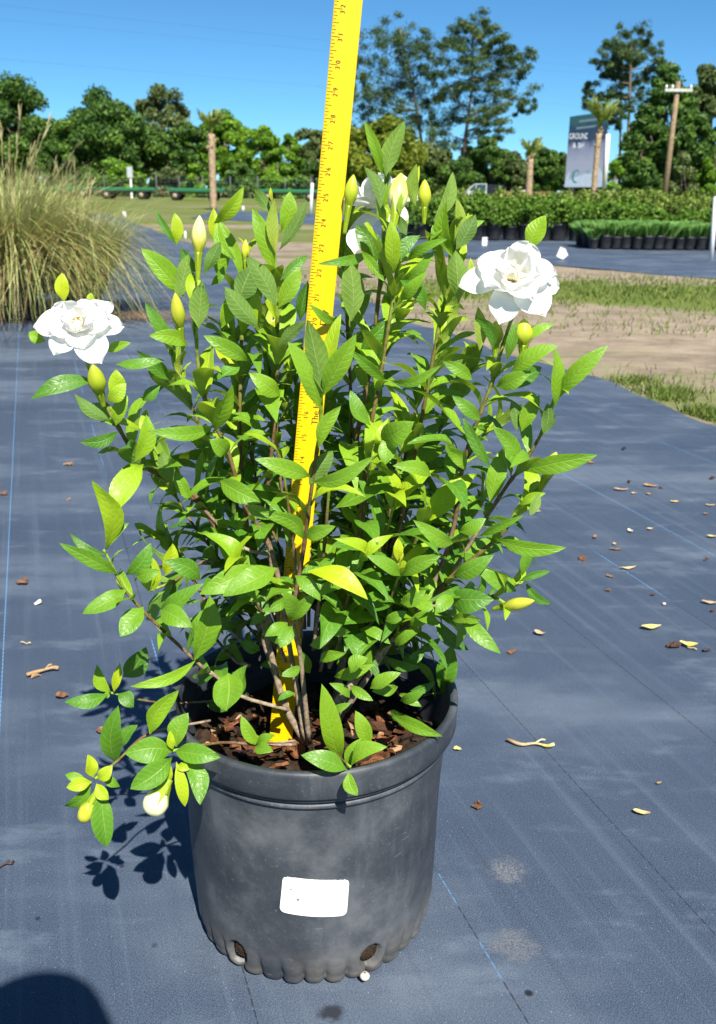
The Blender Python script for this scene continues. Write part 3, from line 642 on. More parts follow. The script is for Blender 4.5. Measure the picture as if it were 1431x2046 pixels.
def potted_grass():
    t = thing('potted_grass', (0, 0, 0), 'fine green grass in a small black pot in the low front block', 'potted plant', 'small pots of fine green grass')
    v, f = lathe([(.001, .004), (.065, .004), (.07, .02), (.088, .15), (.094, .155), (.094, .17), (.084, .17), (.08, .15), (.001, .14)], 16); mk('pot', v, f, BLACKPOT, t)
    V, T = [], []; n = 420; a = rng.uniform(0, 6.28, n); r = rng.uniform(0, .07, n); ln = rng.uniform(.5, 1.2, n); L = rng.uniform(.14, .24, n)
    for i in range(n):
        b = np.array([r[i] * math.cos(a[i]), r[i] * math.sin(a[i]), .15]); d = np.array([math.cos(a[i]) * ln[i] * .55, math.sin(a[i]) * ln[i] * .55, 1]); s = np.array([-math.sin(a[i]), math.cos(a[i]), 0]) * .0045
        V.append([b - s, b + s, b + d * L[i] * .7 + s * .7, b + d * L[i] * .9 + np.array([d[0], d[1], -.3]) * L[i] * .25]); T += [rng.random()] * 4
    card_mesh('blades', np.array(V).reshape(-1, 3), np.array(T), LIR, t); return t
pg = potted_grass(); ok = True
for row in range(5):
    Yr = 16.6 + row * .24
    for i in range(13):
        x = P(1185 + i * 21.5, 500, 16.6)[0] + rng.uniform(-.012, .012) + (.06 if row % 2 else 0); y = Yr + rng.uniform(-.02, .02) + i * .005
        if ok: pg.location = (x, y, .014); ok = False
        else: dup(pg, (x, y, .014), rng.uniform(0, 6.28), sc=rng.uniform(1.12, 1.34))
def tag_card(label, px, py, w, h, dz=0):
    g = G(px, py + h * .9); k = depth(g) / FPX; ww, hh = w * k, h * k; t = wthing('plant_tag', g, label, 'tag')
    mb = MB(); mb.tube([g, g + [0, 0, hh * 1.1]], .004, 6); mb.build('stake', GALV, t, True, g)
    pts = [(-.5, .35), (-.2, 1.1), (.25, .95), (.55, .45), (.1, .1)] if dz else [(-.45, .1), (-.45, 1.1), (.45, 1.1), (.45, .1)]
    n = len(pts); v = [g + [a * ww, -.012, b * hh] for a, b in pts] + [g + [a * ww, -.006, b * hh] for a, b in pts]
    mk('card', v, [tuple(range(n)), tuple(reversed(range(n, 2 * n)))] + [(i, i + n, (i + 1) % n + n, (i + 1) % n) for i in range(n)], WHITE, t, False, g)
tag_card('white diamond-shaped tag standing on the container mat above the right flower', 1122, 499, 22, 24, 1)
tag_card('white square tag on the container mat left of the shrub pots', 968, 478, 11, 16)
tag_card('white label on a shrub pot behind the upright leaf pair', 881, 470, 9, 14)
tag_card('tiny white label in front of the shrub pots at the middle', 1036, 462, 6, 9)

# ------------------------------------------------------------------ ornamental grass at the left
GR = mat_cards('ornamental_grass', (.26, .15, .06), (.26, .38, .09), (.62, .55, .26), .25)
def blades(n, rad, hmin, hmax, spread, droop, w, tones, seg=6, z0=.2):
    V, F, T = [], [], []
    for i in range(n):
        a = rng.uniform(0, 6.28); r = rad * math.sqrt(rng.random()); L = rng.uniform(hmin, hmax); sp = spread * rng.uniform(.2, 1.25); b = np.array([r * math.cos(a), r * math.sin(a), z0]); a += rng.normal(0, .5)
        o = np.array([math.cos(a), math.sin(a), 0]); sd = np.array([-math.sin(a), math.cos(a), 0]) * w * rng.uniform(.6, 1.2); dr = droop * rng.uniform(.3, 1.3); k0 = len(V); tn = rng.choice(tones) + rng.normal(0, .10); kx = rng.normal(0, 1, 3) * [1, 1, .4]; kp = rng.uniform(0, 6)
        for j in range(seg + 1):
            t = j / seg; p = b + o * L * sp * (t ** 1.5) + kx * math.sin(t * 5 + kp) * t * .06 + np.array([0, 0, L * (t - dr * t ** 2.6)]); p[2] = max(p[2], .03 + .02 * rng.random()); ww = (1 - t) ** .6
            V += [p - sd * ww, p + sd * ww]; T += [tn + .12 * t] * 2
        F += [(k0 + 2 * j, k0 + 2 * j + 1, k0 + 2 * j + 3, k0 + 2 * j + 2) for j in range(seg)]
    return np.array(V), F, np.clip(np.array(T), 0, 1)
PLUME = mat_cards('seed_plume', (.20, .17, .07), (.34, .30, .13), (.48, .44, .25), .3)
def ornamental(label, gpx, gpy, sc, n, plumes, hs=1.0):
    g = G(gpx, gpy); t = thing('ornamental_grass', g, label, 'grass clump')
    v, f = lathe([(.001, .01), (.15, .01), (.155, .03), (.17, .22), (.18, .225), (.18, .245), (.165, .245), (.16, .22), (.001, .21)], 24); mk('pot', v * sc, f, BLACKPOT, t)
    v1, f1, t1 = blades(int(n * 1.7), .17, .6, 1.2, .48, .12, .0050, [.25, .5, .6, .75, .9], z0=.24); v2, f2, t2 = blades(int(n * 1.5), .20, .55, 1.25, 1.05, 1.12, .0048, [.0, .1, .2, .5, .85], 9, z0=.24)
    v1[:, 2] *= hs
    vv = np.vstack([v1, v2]) * sc; ff = list(f1) + [tuple(i + len(v1) for i in q) for q in f2]; mk('foliage', vv, ff, GR, t, True, None, None, {'tone': np.concatenate([t1, t2])})
    for (tx_, ty_) in plumes:
        e = P(tx_, ty_, g[1] + rng.uniform(-.2, .2)) - g; m = np.array([e[0] * .35, e[1] * .3, e[2] * .6]); st = smooth_path([np.array([0, 0, .3]), m, e], 6); mb = MB(); mb.tube(st, np.linspace(.004, .002, len(st)), 5, .45)
        for q in range(15):
            k = int(len(st) * rng.uniform(.72, .99)); d = nrm(st[-1] - st[-3] + rng.normal(0, .12, 3) * np.linalg.norm(st[-1] - st[-3])); p = st[k]; s = rng.normal(0, 1, 3); s = nrm(s - d * (s @ d)) * .006
            l = rng.uniform(.04, .10); mb.add([p - s * .7, p + s * .7, p + d * l + s * .9, p + d * l * 1.2], [(0, 1, 2, 3)], rng.uniform(.2, 1))
        mb.build('seed_plume', PLUME, t, False)
    return t
ornamental('tall tan and green ornamental grass in a black pot at the left edge', 30, 640, 1.02, 950, [(2, 255), (40, 240), (75, 285), (95, 250), (150, 295), (60, 310), (20, 305)], .80)
ornamental('arching ornamental grass clump spilling onto the mat, right of the other clump', 168, 630, .88, 760, [(118, 350), (150, 345), (175, 370), (182, 376)], .70)
ornamental('tan ornamental grass rising behind the two front clumps', 100, 585, 1.0, 650, [(110, 330), (135, 335)], .78)
def needles(name, cx, cy, n, ax, ay, L, mat, z=.014, zj=.03):
    V = []; T = []
    for i in range(n):
        p = np.array([cx + rng.normal(0, ax), cy + rng.normal(0, ay), z + rng.random() * zj]); a = rng.uniform(0, 6.28); d = np.array([math.cos(a), math.sin(a), rng.normal(0, .12)]) * L * rng.uniform(.5, 1); s = np.array([-d[1], d[0], 0]) * .018
        V.append([p - s, p + s, p + d + s * .4, p + d - s * .4]); T += [rng.uniform(.2, .8)] * 4
    return card_mesh(name, np.array(V).reshape(-1, 3), np.array(T), mat, None)
STRAW = mat_cards('pine_straw', (.16, .09, .04), (.33, .19, .085), (.48, .32, .16), .1)
g = G(140, 640); tag(needles('pine_straw', g[0], g[1], 1500, .55, .08, .14, STRAW), 'tan straw litter lying round the base of the ornamental grass', kind='stuff')
g = G(285, 632); tag(needles('pine_straw', g[0], g[1], 350, .16, .05, .12, STRAW, .014, .015), 'thin spill of tan straw at the right end of the grass clumps', kind='stuff')
# short lawn grass along the right border of the mat
GB = mat_cards('lawn_grass', (.06, .10, .015), (.12, .19, .025), (.24, .28, .07), .3)
V = []; T = []
for (px, py, n, ax, ay) in [(1265, 765, 260, .07, .04), (1330, 785, 420, .10, .05), (1345, 800, 200, .05, .03), (1405, 828, 380, .07, .04), (1425, 840, 300, .08, .04), (1390, 760, 120, .3, .15), (1380, 660, 200, .7, .25), (1300, 590, 2600, 1.9, .8), (1180, 575, 2400, 2.2, .8), (1400, 580, 2600, 2.2, .8), (1250, 640, 500, 1.5, .5)]:
    g = G(px, py); k = max(1, g[1] / 5)
    for i in range(n):
        x, y = g[0] + rng.normal(0, ax), g[1] + rng.normal(0, ay)
        if x < edge(y) + .03: continue
        if 10.5 < y < 22 and 380 < proj([x, y, 0])[1] < 556 and proj([x, y, 0])[0] > 700 and proj([x, y, 0])[1] < 470 + 90 * (proj([x, y, 0])[0] - 600) / 900: continue
        L = rng.uniform(.02, .075) * min(k, .95) * .8; a = rng.uniform(0, 6.28); s = np.array([math.cos(a), math.sin(a), 0]) * .0035 * k; d = np.array([rng.normal(0, .45), rng.normal(0, .45), 1]) * L; p = np.array([x, y, .0])
        V.append([p - s, p + s, p + d * .7 + s * .6, p + d]); T += [rng.random()] * 4
tag(card_mesh('grass', np.array(V).reshape(-1, 3), np.array(T), GB, None), 'sparse short grass on the sandy ground', kind='stuff')
# ------------------------------------------------------------------ nursery pot
PC = P(634, 1408, 1.018); PX, PY = PC[0] - .004, 1.018
PH, RR, RB = .311, .1725, .149
pot = wthing('nursery_pot', [PX, PY, ZM], 'big scuffed black plastic nursery pot with a blank white sticker holding the gardenia', 'pot')
def wall_r(z): return RB + (RR - .014 - RB) * min(1, max(0, z / .263))
def pot_hit(px, py, extra=0.0):
    d = ray(px, py); d = d / np.linalg.norm(d); t = .6
    for i in range(4000):
        p = CAM + d * t
        if math.hypot(p[0] - PX, p[1] - PY) < wall_r(p[2] - ZM) + extra: break
        t += .0003
    return math.atan2(p[1] - PY, p[0] - PX), p[2] - ZM
holes = [(*pot_hit(474, 1905), .0145, .0185), (*pot_hit(743, 1913), .0155, .0185), (pot_hit(474, 1908)[0] - 1.5, .02, .016, .018), (pot_hit(741, 1917)[0] + 1.2, .02, .016, .018)]
NA = 420
zs = list(np.linspace(0.0, .06, 34)) + list(np.linspace(.065, .260, 30))
def body_r(t, z):
    r = wall_r(z) + .0012 * math.sin(2 * t + 1) + .0008 * math.sin(5 * t + z * 30)
    if z < .046:       # moulded knuckles round the foot: merged into the wall above, parted below
        h = t * 35 / (2 * math.pi); k = math.floor(h); u = abs((h - k - .5) * 2); q = (.046 - z) / .046
        r += .0022 * math.sin(min(1, q * 1.6) * math.pi) - .0085 * u ** 3.2 * min(1, q * 1.5) - .0016 * min(1, q * 4)
        e = .014 + .003 * math.sin(k * 2.7)
        if z < e: r -= .009 * (1 - z / e) ** 2
    return r
def hole_d(t, z):
    w = 0
    for (a, h, rx, rz) in holes:
        dt = (t - a + math.pi) % (2 * math.pi) - math.pi; q = math.hypot(dt * RB / rx, (z - h) / rz); w = max(w, 1 - q)
    return w
v = []
for z in zs:
    for j in range(NA):
        t = 2 * math.pi * j / NA; r = body_r(t, z); w = hole_d(t, z)
        if w > 0: r -= .012 * min(1, w * 4)
        v.append((PX + r * math.cos(t), PY + r * math.sin(t), ZM + z))
f = [(i * NA + j, i * NA + (j + 1) % NA, (i + 1) * NA + (j + 1) % NA, (i + 1) * NA + j) for i in range(len(zs) - 1) for j in range(NA)]
v += [(PX, PY, ZM + .001)]; f += [(len(v) - 1, (j + 1) % NA, j) for j in range(NA)]
mk('pot_wall', v, f, POT, pot, True, pot['_w'])
def rim_w(t, z):      # slightly out of round; dented on the right
    return .0016 * math.sin(2 * t + 1) + .0012 * math.sin(3 * t) + .0022 * math.exp(-((t - .35) / .18) ** 2) * math.sin(z * 160)
ro = RR
prof = [(ro - .0142, 0.2590), (ro - .0095, 0.2605), (ro - .0082, 0.2630), (ro - .0095, 0.2656), (ro - .0122, 0.2666), (ro - .0122, 0.2690), (ro - .0072, 0.2698), (ro - .0058, 0.2725), (ro - .0072, 0.2752), (ro - .0080, 0.2762), (ro - .0022, 0.2768), (ro - .0004, 0.2792), (ro - .0006, 0.2940), (ro + .0006, 0.3055), (ro + .0002, 0.3100), (ro - .0035, PH), (ro - .0085, 0.3095), (ro - .0095, 0.3040), (ro - .0105, 0.2780), (ro - .012, 0.2630), (ro - .017, 0.2060), (ro - .022, 0.1460)]
v, f = lathe([(r, ZM + z) for r, z in prof], 180, PX, PY, rim_w); mk('rim', v, f, POT, pot, True, pot['_w'])
for (a, h, rx, rz) in holes[:2]:
    vv = [];
    for i in range(9):
        q = i / 8
        for j in range(28):
            p = 2 * math.pi * j / 28; t = a + q * rx * .86 * math.cos(p) / RB; z = h + q * rz * .86 * math.sin(p); w = hole_d(t, z)
            r = body_r(a, max(z, .016)) - .0035 + .0035 * rng.random() * (1 - q) - .004 * q * q
            vv.append((PX + r * math.cos(t), PY + r * math.sin(t), ZM + max(.003, z)))
    ff = [(i * 28 + j, i * 28 + (j + 1) % 28, (i + 1) * 28 + (j + 1) % 28, (i + 1) * 28 + j) for i in range(8) for j in range(28)]
    mk('drain_hole', vv, ff, SOIL, pot, True, pot['_w'])
# blank white sticker
n_ = NT('sticker_paper', .45, .4); n_.color((.80, .80, .79)); STK = n_.m
(a0, z1), (a1, z1b), (a2, z0), (a3, z0b) = pot_hit(566, 1748), pot_hit(699, 1757), pot_hit(693, 1829), pot_hit(559, 1820)
vv = []; nu, nv = 28, 16
for i in range(nv + 1):
    for j in range(nu + 1):
        u, w = j / nu, i / nv
        cu_, cw = abs(u - .5) * 2, abs(w - .5) * 2
        uu, ww = u, w
        ex_ = max(0, cu_ - .82) / .18; ew = max(0, cw - .75) / .25; d = math.hypot(ex_, ew)
        if d > 1: uu = .5 + math.copysign(.41 + .09 * ex_ / d, u - .5); ww = .5 + math.copysign(.375 + .125 * ew / d, w - .5)
        t = (a3 * (1 - uu) + a2 * uu) * (1 - ww) + (a0 * (1 - uu) + a1 * uu) * ww; z = (z0b * (1 - uu) + z0 * uu) * (1 - ww) + (z1 * (1 - uu) + z1b * uu) * ww
        if ww > .98: z -= .0009 * abs(math.sin(uu * 37)) * (1 if uu < .16 or uu > .8 else .2)
        r = body_r(t, z) + .0010; vv.append((PX + r * math.cos(t), PY + r * math.sin(t), ZM + z))
ff = [(i * (nu + 1) + j, i * (nu + 1) + j + 1, (i + 1) * (nu + 1) + j + 1, (i + 1) * (nu + 1) + j) for i in range(nv) for j in range(nu)]
stk = mk('sticker', vv, ff, STK, pot, True, pot['_w'])
DARKS = flat('dark_speck', (.03, .03, .03)); mb = MB()
for (px, py, sx, sy) in [(582, 1775, 1.3, 2.4), (596, 1796, 2.6, 2.2), (577, 1772, .7, 2), (668, 1808, .8, .8), (572, 1781, .6, 1.2), (600, 1800, 1, 1)]:
    a, z = pot_hit(px, py); r = body_r(a, z) + .0016; c = np.array([PX + r * math.cos(a), PY + r * math.sin(a), ZM + z]); tv = np.array([-math.sin(a), math.cos(a), 0]) * .0006
    mb.add([c + tv * sx * math.cos(q) * rng.uniform(.6, 1.2) + np.array([0, 0, .0006]) * sy * math.sin(q) * rng.uniform(.6, 1.2) for q in np.linspace(0, 5.4, 7)], [tuple(range(7))])
mb.build('dirt_speck', DARKS, stk, False, pot['_w'])
stk_s = [o for o in COL.objects if o.name.startswith('dirt_speck')][0]; stk_s.location = (0, 0, 0)
# soil and bark mulch inside
ZS = ZM + .236
def soil_z(x, y):
    return ZS + .006 * math.sin(x * 40 + 1) * math.sin(y * 35) + .004 * math.sin(x * 90 + y * 70)
vv, ff = [], []; nr, na = 24, 90
for i in range(nr + 1):
    for j in range(na):
        r = (ro - .019) * i / nr; t = 2 * math.pi * j / na; x, y = PX + r * math.cos(t), PY + r * math.sin(t); vv.append((x, y, soil_z(x, y) + rng.normal(0, .0022)))
ff = [(i * na + j, i * na + (j + 1) % na, (i + 1) * na + (j + 1) % na, (i + 1) * na + j) for i in range(nr) for j in range(na)]
tag(mk('potting_soil', vv, ff, SOIL, None, True, [PX, PY, ZS]), 'dark potting soil filling the nursery pot', kind='stuff')
def chip(c, L, Wd, th, rz, tilt, mb, tone):
    n = rng.integers(6, 10); an = np.sort(rng.uniform(0, 6.28, n)); pr = rng.uniform(.65, 1.1, n); q = np.stack([np.cos(an) * L * pr, np.sin(an) * Wd * pr, np.zeros(n)], 1)
    q[:, 2] = .25 * L * np.sin(q[:, 0] / L * 2 + 1) + rng.normal(0, th * .4, n)
    e = Matrix.Rotation(rz, 3, 'Z') @ Matrix.Rotation(tilt, 3, 'X') @ Matrix.Rotation(rng.normal(0, .25), 3, 'Y'); e = np.array(e)
    top = (q + [0, 0, th]) @ e.T + c; bot = (q * [1.05, 1.05, 1]) @ e.T + c; mid = np.array([[0, 0, th * 1.3]]) @ e.T + c
    v = np.vstack([top, bot, mid]); f = [(i, (i + 1) % n, 2 * n) for i in range(n)] + [(i + n, (i + 1) % n + n, (i + 1) % n, i) for i in range(n)] + [tuple(n + i for i in reversed(range(n)))]
    mb.add(v, f, tone)
mb = MB()
for i in range(170):
    t = rng.uniform(0, 6.28); r = (ro - .046) * math.sqrt(rng.random()); x, y = PX + r * math.cos(t), PY + r * math.sin(t); L = rng.uniform(.006, .021) * (1 if i > 60 else 1.35)
    chip(np.array([x, y, soil_z(x, y) + .003]), L, L * rng.uniform(.35, .75), rng.uniform(.0015, .004), rng.uniform(0, 6.28), rng.normal(0, .35), mb, np.clip(rng.normal(.36, .30), 0, 1))
tag(mb.build('bark_mulch', CHIP, None, False, [PX, PY, ZS]), 'reddish brown bark chips lying on the potting soil', kind='stuff')

# ------------------------------------------------------------------ yardstick
SA = P(560, 1488, 1.012); ST = P(695, 16, 1.060); ax = nrm(ST - SA); INCH = np.linalg.norm(ST - SA) / 32.08; SW = 1.10 * INCH
A0 = SA - ax * .02; L36 = 36.3 * INCH
wv = np.array([1, .10, 0]); wv = nrm(wv - ax * (wv @ ax)); nf = nrm(np.cross(wv, ax))        # nf faces the camera
if nf[1] > 0: nf = -nf
n_ = NT('yellow_lacquer', .35, .45); x_ = n_.noise(n_.mapping(n_.obj(), (60, 60, 6)), 1, 4); n_.color(n_.mix(n_.sstep(x_, .3, .7), (.78, .50, .002), (.72, .45, .002))); n_.bump(x_, .08, .002); YEL = n_.m
INK = flat('black_ink', (.05, .04, .015), .5)
ys_ = wthing('yardstick', A0, 'yellow wooden yardstick with black inch marks standing upright in the pot', 'yardstick')
q0, q1 = SA - ax * .025, SA + ax * L36; hw_, ht = wv * SW / 2, nf * .0022
bx = []
for q in (q0, q1):
    for (a, b) in ((-1, .7), (-.94, 1), (.94, 1), (1, .7), (1, -.7), (.94, -1), (-.94, -1), (-1, -.7)): bx.append(q + hw_ * a + ht * b)
ff = [(i, (i + 1) % 8, 8 + (i + 1) % 8, 8 + i) for i in range(8)] + [tuple(range(8)), tuple(reversed(range(8, 16)))]
mk('blade', bx, ff, YEL, ys_, False, ys_['_w'])
mb = MB(); surf = ht + nf * .0004
def tick(s, u0, u1, w):
    a = SA + ax * s * INCH + surf - hw_; e = wv * SW
    mb.add([a + e * u0 - ax * w, a + e * u1 - ax * w, a + e * u1 + ax * w, a + e * u0 + ax * w], [(0, 1, 2, 3)])
for i in range(1, 36 * 8):
    s = i / 8; ln = .32 if i % 8 == 0 else (.235 if i % 4 == 0 else (.16 if i % 2 == 0 else .12)); tick(s, .02, ln, .00021)
mb.build('tick_marks', INK, ys_, False, ys_['_w'])
for i in range(1, 37):
    for ch, off in ((str(i)[0], -.105), (str(i)[-1], .105)) if i > 9 else ((str(i), -.12),):
        text_mesh(ch, .0070 * INCH / .0254, INK, 'numeral', ys_, SA + ax * (i + off) * INCH + surf - hw_ + wv * SW * .335, ax, -wv, nf, .85, org=ys_['_w'])
text_mesh('The Hi', .0100, INK, 'lettering', ys_, SA + ax * 16.15 * INCH + surf + wv * SW * .20, ax, -wv, nf, 1.0, org=ys_['_w'])
text_mesh('Day', .0095, INK, 'lettering', ys_, SA + ax * 20.2 * INCH + surf + wv * SW * .16, ax, -wv, nf, 1.1, org=ys_['_w'])

# ------------------------------------------------------------------ gardenia
bush = wthing('gardenia_bush', [PX, PY, ZS], 'gardenia bush with glossy green leaves, white flowers and yellow buds growing in the black pot', 'shrub')
LG = []      # (score, verts, faces, uv, tone)
def prof_w(v):
    return (np.clip((v - .05) / .95, 0, 1) ** .85) * (np.clip(1 - v, 0, 1) ** .90) / .305 * (v > .05) + .045 * (v < .12) + .004
def leaf(B, T, n, hw, tone, arc=.10, fold=.25, wave=.05, hook=.0, score=0.):
    B, T = np.asarray(B, float), np.asarray(T, float); d = T - B; L = np.linalg.norm(d); t = d / L
    n = nrm(n - t * (n @ t)); s = np.cross(t, n); NL = 12; v = []; uv = []; al = []; ph = rng.uniform(0, 6.28); tw = rng.normal(0, .55); sb = rng.normal(0, .07); s_, n_0 = s, n; asy = rng.normal(0, .08)
    for i in range(NL + 1):
        q = i / NL; w = hw * float(prof_w(np.array(q))); a_ = tw * (q - .3); s = s_ * math.cos(a_) + n_0 * math.sin(a_); n = n_0 * math.cos(a_) - s_ * math.sin(a_); c = B + t * L * q + n_0 * L * arc * (4 * q * (1 - q)) - n_0 * L * hook * q ** 4 + s_ * L * sb * math.sin(q * math.pi)
        for u in (-1, -.55, 0, .55, 1):
            z = abs(u) * w * fold + hw * wave * math.sin(q * 11 + ph + u * 1.3) * abs(u) + (.10 * w * math.sin(abs(u) * math.pi) )
            v.append(c + s * w * u * (.97 + asy * u) + n * z); uv.append((u * .5 + .5, q)); al.append(tone + .05 * (1 - q))
    f = [(i * 5 + j, i * 5 + j + 1, (i + 1) * 5 + j + 1, (i + 1) * 5 + j) for i in range(NL) for j in range(4)]
    # winding so that the front side is +n
    n = n_0; p = v[4 * 5 + 1], v[4 * 5 + 2], v[5 * 5 + 2]
    if np.dot(np.cross(p[1] - p[0], p[2] - p[0]), n) < 0: f = [tuple(reversed(q)) for q in f]
    LG.append([score, np.array(v), f, np.array(uv), np.clip(np.array(al), 0, 1)])
def hl(bx, by, tx, ty, w, Y, dY=0., tone=.45, k='', arc=None):
    """a traced leaf: base and tip pixel at depth Y / Y+dY, apparent width w px; k: u underside, e edge-on fold, d droops"""
    B, T = P(bx, by, Y), P(tx, ty, Y + dY); mid = (B + T) / 2; vw = nrm(CAM - mid); t = nrm(T - B)
    n0 = nrm(vw - t * (vw @ t)); a = rng.uniform(-.45, .45)
    sd = np.cross(t, n0)
    if 'r' in k: a = .5
    if 'l' in k: a = -.5
    n = n0 * math.cos(a) + sd * math.sin(a)
    if 'u' in k: n = -n
    elif n[2] < -.1: n = n + np.array([0, 0, .3])
    hw = w * .92 / 2 * depth(mid) / FPX / max(.75, math.cos(a))
    hv = abs(tx - bx) > abs(ty - by) * .8
    if arc is None: arc = .13 if hv else .07
    leaf(B, T, n, hw, tone, arc * (-.6 if 'u' in k else 1), .22, .07, .05 if hv else 0., score=w * math.hypot(tx - bx, ty - by) + 4000)

STEMS = []
def stem(pts, Y0, Y1, r0=.0042, r1=.0017, nodes=None, lsz=1.0, start=.3, tone=(.25, .6), per=2, wood=0.0):
    """traced stem through pixel points; depth goes from Y0 at its foot to Y1 at its tip"""
    w = np.concatenate([[0], np.cumsum(np.hypot(*np.diff(np.array(pts, float), axis=0).T))]); w /= w[-1]
    Q = [P(a, b, Y0 + (Y1 - Y0) * q) for (a, b), q in zip(pts, w)]; STEMS.append(dict(p=smooth_path(Q, 6), r0=r0, r1=r1, lsz=lsz, start=start, tone=tone, per=per, wood=wood))
SOILY = 1.02
def base_px(px): return (px, 1490)
# main traced stems
stem([(612, 1485), (570, 1410), (540, 1300), (505, 1170), (450, 1085), (385, 985), (310, 945), (268, 905), (232, 845), (198, 785), (165, 700), (150, 660)], 1.00, .97, .0062, .0017, start=.32)
stem([(575, 1418), (480, 1390), (430, 1350), (405, 1333), (318, 1252), (252, 1182), (222, 1125), (207, 1098)], .965, .90, .0032, .0014, start=.25, lsz=.9, tone=(.3, .5))
stem([(610, 1480), (585, 1330), (545, 1110), (490, 1010), (455, 900), (430, 850), (402, 770), (392, 660), (398, 560)], .99, .95, .0050, .0016, start=.28)
stem([(600, 1470), (530, 1290), (500, 1100), (480, 900), (482, 720), (484, 640), (488, 520)], 1.04, 1.03, .0052, .0016, start=.30)
stem([(620, 1470), (560, 1250), (535, 1020), (547, 860), (555, 700), (552, 600), (548, 480)], 1.03, 1.0, .0050, .0016, start=.26)
stem([(618, 1485), (600, 1310), (585, 1230), (605, 1110), (625, 960), (640, 850), (642, 760)], .985, .87, .0044, .0017, start=.30, lsz=.95)
stem([(660, 1470), (700, 1250), (725, 1080), (712, 900), (742, 720), (765, 500), (772, 340)], 1.05, 1.03, .0050, .0017, start=.25)
stem([(650, 1480), (720, 1300), (715, 1120), (735, 900), (762, 740), (785, 600), (800, 500), (815, 440)], 1.0, .98, .0052, .0016, start=.24)
stem([(655, 1470), (690, 1250), (705, 1000), (700, 760), (690, 560), (692, 480), (700, 420)], 1.10, 1.10, .0046, .0015, start=.28)
stem([(670, 1460), (750, 1260), (800, 1050), (850, 800), (880, 640), (905, 540), (912, 490)], 1.02, 1.0, .0048, .0016, start=.26)
stem([(690, 1420), (790, 1270), (860, 1180), (905, 1060), (925, 930), (962, 820), (985, 760), (1005, 690), (1028, 620)], 1.0, .95, .0050, .0017, start=.24)
stem([(655, 1425), (700, 1370), (765, 1298), (850, 1215), (905, 1150), (1000, 1070), (1038, 1012), (1080, 972)], .98, .95, .0064, .0018, start=.35, lsz=.9)
stem([(880, 1180), (955, 1062), (1010, 975), (1045, 928), (1085, 860), (1108, 795)], .99, .94, .0032, .0016, start=.3, lsz=.9)
stem([(855, 1212), (930, 1205), (985, 1195), (1010, 1205)], .96, .91, .0022, .0014, start=.3, lsz=.8)
stem([(905, 1215), (985, 1190), (1040, 1162)], .99, .96, .0018, .0012, start=.5, lsz=.6)
stem([(770, 1310), (800, 1390), (865, 1386), (887, 1384)], 1.06, 1.06, .0016, .0012, start=2)
stem([(640, 1500), (668, 1505), (700, 1532)], .93, .850, .0022, .0014, start=2)
stem([(590, 1488), (520, 1488), (440, 1484), (345, 1500)], .97, .86, .0025, .0015, start=2)
stem([(440, 1400), (345, 1405), (280, 1398), (222, 1384)], 1.05, .98, .0018, .0013, start=2)
stem([(420, 1440), (300, 1465), (235, 1520), (190, 1556)], .97, .85, .0022, .0013, start=2)
stem([(590, 1480), (540, 1484), (512, 1470)], .95, .93, .0016, .0012, start=2)
stem([(545, 1110), (480, 1090), (400, 1010), (350, 960), (300, 880)], .99, .97, .0030, .0014, start=.3)
stem([(500, 1165), (420, 1120), (350, 1160), (300, 1180)], 1.02, 1.0, .0026, .0014, start=.3)
# fill stems of the crown (positions drawn by hand, spread in depth)
for (bx, mx, my, tx, ty, Y1) in [(560, 470, 1000, 340, 700, 1.12), (600, 560, 950, 520, 640, 1.10), (620, 600, 1000, 590, 720, 1.16), (640, 650, 1000, 655, 820, 1.12),
        (660, 740, 900, 800, 600, 1.14), (680, 800, 950, 890, 660, 1.12), (690, 830, 980, 940, 720, 1.10), (700, 850, 1050, 985, 850, 1.10), (690, 820, 1150, 960, 1000, 1.08), (560, 440, 1120, 330, 950, 1.10),
        (570, 430, 1230, 330, 1080, 1.08), (600, 500, 1150, 420, 900, 1.05), (630, 640, 1180, 660, 950, .95), (650, 720, 1180, 790, 1000, .94), (670, 780, 1200, 850, 1020, .95), (610, 540, 1250, 470, 1130, .93), (640, 680, 1280, 720, 1120, .91), (660, 760, 1300, 800, 1140, .93),
        (620, 590, 1120, 560, 900, .94), (700, 830, 1250, 900, 1150, 1.05), (590, 470, 1320, 400, 1230, 1.05), (640, 700, 1150, 745, 880, .96), (610, 500, 900, 470, 700, 1.08), (655, 770, 1100, 815, 850, 1.02), (640, 620, 1000, 560, 780, 1.15), (650, 700, 1050, 690, 820, 1.15), (670, 780, 1080, 830, 900, 1.16), (630, 560, 1100, 500, 950, 1.13), (600, 500, 1180, 420, 1020, 1.13), (660, 730, 1180, 780, 1020, 1.14), (690, 850, 1200, 920, 1080, 1.12), (640, 650, 1200, 640, 1050, 1.14), (600, 520, 1280, 440, 1180, 1.1), (680, 800, 1290, 880, 1200, 1.1)]:
    fy = rng.uniform(1240, 1345); q_ = (1480 - fy) / (1480 - my); fx = 615 + (mx - 615) * q_ * .85
    stem([(fx, fy), (fx * .45 + mx * .55, fy * .45 + my * .55), (mx, my), ((mx + tx) / 2 + rng.uniform(-12, 12), (my + ty) / 2), (tx, ty)], 1.02 + (Y1 - 1.02) * .25, Y1, .0030, .0014, start=.08, tone=(.2, .5))

